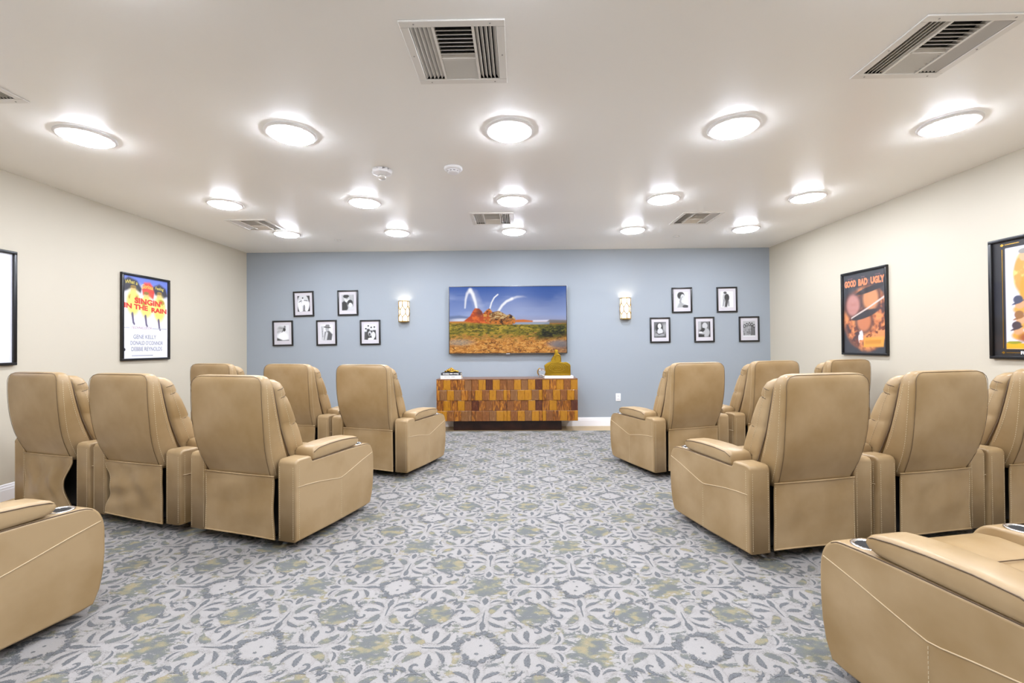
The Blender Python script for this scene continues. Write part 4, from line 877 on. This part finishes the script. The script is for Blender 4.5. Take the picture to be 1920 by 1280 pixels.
def pad_mesh(s):
    xc = s * (HW - AW / 2 - .002); hw = .074; rings = []
    for y, zb, zt, k in ((.150, .536, .560, .94), (.152, .526, .584, 1.0), (.162, .522, .598, 1.0), (.20, .521, .606, 1.0), (.30, .521, .612, 1.0), (.42, .521, .610, 1.0), (.52, .521, .602, 1.0), (.575, .523, .594, 1.0), (.600, .530, .584, .98), (.612, .544, .570, .93)):
        r_ = min(.02, (zt - zb) / 2 - .002); R = rrect(xc - hw * k, xc + hw * k, zb, zt, r_, y, 4); rings.append([(p[0], p[2], p[1]) for p in R])
    return MB().loft(rings).mesh('arm_pad', True, True)
def seam_pts(s, off=.0012):
    x = s * (HW + off)
    return [(x, y, z) for y, z in ((.020, .391), (.10, .386), (.20, .374), (.30, .357), (.385, .340), (.42, .337), (.46, .346), (.55, .370), (.66, .400), (.75, .421), (.781, .428))]
def skirt_mesh(seed, pl, pr):
    rnd = random.Random(seed); nx, nz = 26, 22; vs = []; ph = [rnd.uniform(0, 6) for _ in range(6)]
    for j in range(nz + 1):
        t = j / nz; z = .452 - t * .385; hw = .279 + .004 * t; bul = math.sin(PI * min(1, t * 1.05))
        xl = -hw + pl * .075 * bul ** 2; xr = hw - pr * .10 * max(0, math.sin(PI * min(1, max(0, (t - .1) / .9)))) ** 1.5
        for i in range(nx + 1):
            q = i / nx; x = xl + (xr - xl) * q
            amp = (.5 + .5 * (pl + pr)) * (.25 + .75 * math.sin(PI * q) ** .6)
            y = -.010 - .006 * math.sin(PI * q) * (1 - t) + amp * bul * (.007 * math.sin(q * 7 + t * 5 + ph[0]) + .006 * math.sin(q * 13 - t * 6 + ph[1]) * (.3 + pl + pr) + .005 * math.sin(q * 4 + t * 9 + ph[2]))
            y += .012 * pr * bul * math.sin(q * 22 + ph[3]) * q + .012 * pl * bul * math.sin(t * 14 + q * 4 + ph[4]) * (1 - q)
            y -= .004 * math.exp(-((t - .02) / .03) ** 2)
            vs.append((x, y, z - .004 * math.sin(q * 3 + ph[5]) * t - .012 * t * (q - .5)))
    fs = [(j * (nx + 1) + i, j * (nx + 1) + i + 1, (j + 1) * (nx + 1) + i + 1, (j + 1) * (nx + 1) + i) for j in range(nz) for i in range(nx)]
    m = MB().add(vs, fs); hem = [vs[nz * (nx + 1) + i] for i in range(nx + 1)]; top = vs[:nx + 1]
    m.tube([(p[0], p[1] - .001, p[2] + .004) for p in hem], .005, 6); m.tube(top, .005, 6)
    left = [vs[j * (nx + 1)] for j in range(1, nz + 1)]; right = [vs[j * (nx + 1) + nx] for j in range(1, nz + 1)]
    back = [(p[0], p[1] + .004, p[2]) for p in vs]; m.add(back, [f[::-1] for f in fs])
    return m.mesh('rear_skirt', True, False), [(x, y - .0025, z) for x, y, z in left], [(x, y - .0025, z) for x, y, z in right]
def make_recliner():
    r = empty('recliner')
    # back shell
    rings = []
    for z, hw, y0, y1 in SH:
        rings.append(rrect(-hw, hw, y0, y1, min(.026, (y1 - y0) / 2 - .001), z, 5))
    sh = MB().loft(rings).build('back_shell', M['leather'], r, smooth=True)
    edge = []
    zl = [.44, .5, .56, .62, .68, .74, .80, .86, .92, .98]
    for z in zl: q = shell_at(z); edge.append((-(q[1] - .014), q[2] - .0005, z))
    top = [(-.280, -.1065, 1.015), (-.272, -.1045, 1.040), (-.250, -.100, 1.0605), (-.21, -.095, 1.0700)]
    edge += top; edge += [(-p[0], p[1], p[2]) for p in reversed(edge)]
    MB().tube(edge, .0014, 5).build('panel_seam', M['piping_and_shade'], sh, smooth=True)
    st = MB()
    for s in (-1, 1):
        a = [(s * (shell_at(z)[1] + .001), shell_at(z)[2] + .030, z) for z in np.linspace(.45, 1.03, 18)]; st.dashes(a)
        a = [(s * (shell_at(z)[1] + .001), shell_at(z)[3] - .030, z) for z in np.linspace(.58, 1.0, 18)]; st.dashes(a)
    st.build('stitching', M['thread'], sh)['kind'] = 'stuff'
    # back cushion: stacked puffs
    CU = [(.37, .22, .24), (.40, .262, .288), (.45, .279, .306), (.52, .283, .296), (.565, .283, .279), (.576, .280, .268), (.59, .283, .270), (.64, .285, .253), (.70, .285, .231), (.745, .284, .212), (.756, .281, .200), (.77, .284, .202), (.82, .286, .181), (.88, .285, .155), (.925, .282, .132), (.938, .278, .119), (.95, .281, .120), (.985, .280, .108), (1.02, .268, .088), (1.042, .240, .060), (1.050, .20, .026)]
    rings = []
    CU = [(z, hw, yf - .016) for z, hw, yf in CU]
    for z, hw, yf in CU:
        y0 = min(shell_at(z)[3], yf - .06) - .002; rings.append(rrect(-hw, hw, y0, yf, min(.045, (yf - y0) / 2 - .006), z, 6))
    cu = MB().loft(rings).build('back_cushion', M['leather'], r, smooth=True)
    st = MB()
    for s in (-1, 1):
        st.dashes([(s * (hw + .0012), (yf + shell_at(z)[3]) / 2, z) for z, hw, yf in CU[2:-3]])
    st.build('stitching', M['thread'], cu)['kind'] = 'stuff'
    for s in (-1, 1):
        MB().tube([(s * (np.interp(z, [c[0] for c in CU], [c[1] for c in CU]) - .002), shell_at(z)[3] + .002, z) for z in np.linspace(.50, 1.03, 16)], .0042, 5).build('gap_shade', M['piping_and_shade'], cu, smooth=True)  # dark tube painting the crevice shade between shell and cushion; no real seam
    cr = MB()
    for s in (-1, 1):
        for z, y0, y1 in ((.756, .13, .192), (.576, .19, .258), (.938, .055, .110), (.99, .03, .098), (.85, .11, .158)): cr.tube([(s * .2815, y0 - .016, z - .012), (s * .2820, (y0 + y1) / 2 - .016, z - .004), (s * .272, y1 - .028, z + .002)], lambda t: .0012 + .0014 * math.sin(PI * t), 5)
    cr.build('cushion_crease', M['piping_and_shade'], cu, smooth=True)['kind'] = 'stuff'
    # seat, footrest, inner shade box, base
    rings = []
    for y, z0, z1, k in ((.20, .28, .44, .97), (.24, .26, .462, 1), (.34, .25, .472, 1), (.46, .25, .476, 1), (.58, .25, .482, 1), (.68, .25, .484, 1), (.74, .25, .474, 1), (.775, .26, .45, 1), (.79, .29, .41, .97)):
        R = rrect(-.300 * k, .300 * k, z0, z1, .05, y, 6); rings.append([(p[0], p[2], p[1] + .012 * (1 - (p[0] / .3) ** 2) * (p[1] > .35)) for p in R])
    se = MB().loft(rings).build('seat_cushion', M['leather'], r, smooth=True)
    sc = MB()
    for x in (-.19, .19): sc.tube([(x, y, .482) for y in np.linspace(.36, .70, 8)], .0022, 5)
    sc.tube([(x, .52, .4895 - .012 * (x / .3) ** 2) for x in np.linspace(-.26, .26, 9)], .0022, 5); sc.build('seat_seam', M['piping_and_shade'], se, smooth=True)
    link('footrest_panel', rbox(-.298, .298, .745, .80, .07, .40, .02, 3), M['leather'], r)
    fr = MB(); fr.box(-.295, .295, .06, .74, .09, .26); fr.box(-.295, .295, .05, .12, .26, .44)
    fr.build('inner_shade_box', M['black'], r)  # black box filling the chair so gaps behind the skirt look shaded
    ba = MB()
    for s in (-1, 1): ba.box(s * .31 - .03, s * .31 + .03, .14, .70, .012, .048)
    ba.box(-.31, .31, .16, .20, .014, .046); ba.box(-.31, .31, .62, .66, .014, .046); ba.build('base_rail', M['black'], r)
    for sx in (-1, 1):
        for y in (.17, .67): MB().lathe([(.022, 0.0), (.022, .014)], 10, (sx * .31, y, 0)).build('foot', M['black'], r)
    for s in (-1, 1):
        arm = link('arm', arm_mesh(s), M['leather'], r); auto_smooth(arm)
        pm = pad_mesh(s); pad = link('arm_pad', pm, M['leather'], arm)
        xc = s * (HW - AW / 2 - .002)
        edge = []
        for x, y, z in ([(.0745, .152, .574), (.0745, .20, .594), (.0745, .30, .600), (.0745, .42, .598), (.0745, .52, .590), (.0735, .585, .580), (.066, .612, .566)]): edge.append((x, y, z))
        loop = [(xc + x, y, z) for x, y, z in edge] + [(xc - x, y, z) for x, y, z in reversed(edge)]
        MB().tube(loop, .0022, 5).build('pad_seam', M['piping_and_shade'], arm, smooth=True)
        MB().lathe([(.036, -.004), (.052, -.001), (.0535, .003), (.050, .0055), (.041, .005), (.0385, .0)], 28, (xc, .664, .5125), cap=False).build('cup_ring', M['steel'], arm, smooth=True)
        MB().lathe([(.0385, .0022), (.001, .0022)], 28, (xc, .664, .5125), cap=False).build('cup_well', M['dark'], arm)
        if True:
            MB().tube(seam_pts(s, .0004), .0026, 5).build('side_welt', M['welt'], arm, smooth=True)
            st = MB(); st.dashes([(s * (HW + .001), .418, z) for z in np.linspace(.33, .06, 6)]); st.dashes([(s * (HW + .0008), .030, z) for z in np.linspace(.53, .07, 8)], .007, .006)
            st.dashes([(s * (HW - .018), -.0008, z) for z in np.linspace(.52, .07, 8)], .007, .006); st.dashes([(s * (HW - AW + .018), -.0008, z) for z in np.linspace(.52, .07, 8)], .007, .006)
            st.build('stitching', M['thread'], arm)['kind'] = 'stuff'
            x = s * (HW - .003)
            MB().tube([(x, y, z + .0005) for y, z in ((.146, .522), (.30, .5205), (.50, .5175), (.62, .5135), (.70, .5085), (.728, .503), (.75, .4905))], .0022, 5).build('top_seam', M['piping_and_shade'], arm, smooth=True)
    return r
chair0 = make_recliner(); used = [False]
def place(x, y, deg, label, seed, pl=0.0, pr=0.0):
    o = copy_tree(chair0) if used[0] else chair0
    o.location = (x, y, 0); o.rotation_euler = (0, 0, math.radians(deg)); tag(o, label, 'recliner', 'tan leather home theater recliners')
    PLACED.append((o, seed, pl, pr)); used[0] = True
PLACED = []
def row(x, y, deg, sp, n):
    a = math.radians(deg); sgn = -1 if x < 0 else 1
    return [(x + sgn * k * sp * math.cos(a), y + sgn * k * sp * math.sin(a)) for k in range(n)]
A = [(-1.459, 4.232), (-2.318, 4.493), (-3.262, 4.735)]; AR = [(1.652, 4.219), (2.532, 4.50), (3.405, 4.70)]; D = [(-1.771, 2.77), (-2.68, 3.03), (-3.535, 3.265)]; DR = [(1.712, 2.595), (2.578, 2.783), (3.432, 2.967)]
place(*A[0], -17, 'tan leather recliner on the aisle, front left row, nearest the console', 1)
place(*A[1], -17, 'tan leather recliner in the middle of the front left row', 2, .1, .1)
place(*A[2], -17, 'tan leather recliner by the left wall in the front row, mostly hidden', 3)
place(*D[0], -16, 'tan leather recliner on the aisle, second left row, fully in view', 4, .05, .08)
place(*D[1], -16, 'tan leather recliner in the middle of the second left row with rumpled rear skirt', 5, .75, .05)
place(*D[2], -16, 'tan leather recliner at the wall end of the second left row, torn open rear skirt', 6, .05, .9)
place(-2.585, 1.402, -13, 'tan leather recliner at the lower left photo corner, only its arm showing', 7)
place(*AR[0], 18, 'tan leather recliner on the aisle, front right row, below the outlet', 8)
place(*AR[1], 18, 'tan leather recliner in the middle of the front right row', 9)
place(*AR[2], 18, 'tan leather recliner by the right wall in the front row, mostly hidden', 10)
place(*DR[0], 13, 'tan leather recliner on the aisle, second right row, fully in view', 11)
place(*DR[1], 13, 'tan leather recliner in the middle of the second right row', 12, 0, .08)
place(*DR[2], 13, 'tan leather recliner at the right photo edge, second row by the wall', 13)
place(1.740, 1.035, 11, 'tan leather recliner at the lower right photo corner, arm with cup holder in front', 14)
for o, seed, pl, pr in PLACED:
    me, l, r_ = skirt_mesh(seed, pl, pr); s = link('rear_skirt', me, M['leather'], o)
    st = MB(); st.dashes([(p[0] + .008, p[1], p[2]) for p in l], .007, .006); st.dashes([(p[0] - .008, p[1], p[2]) for p in r_], .007, .006); st.build('stitching', M['thread'], s)['kind'] = 'stuff'
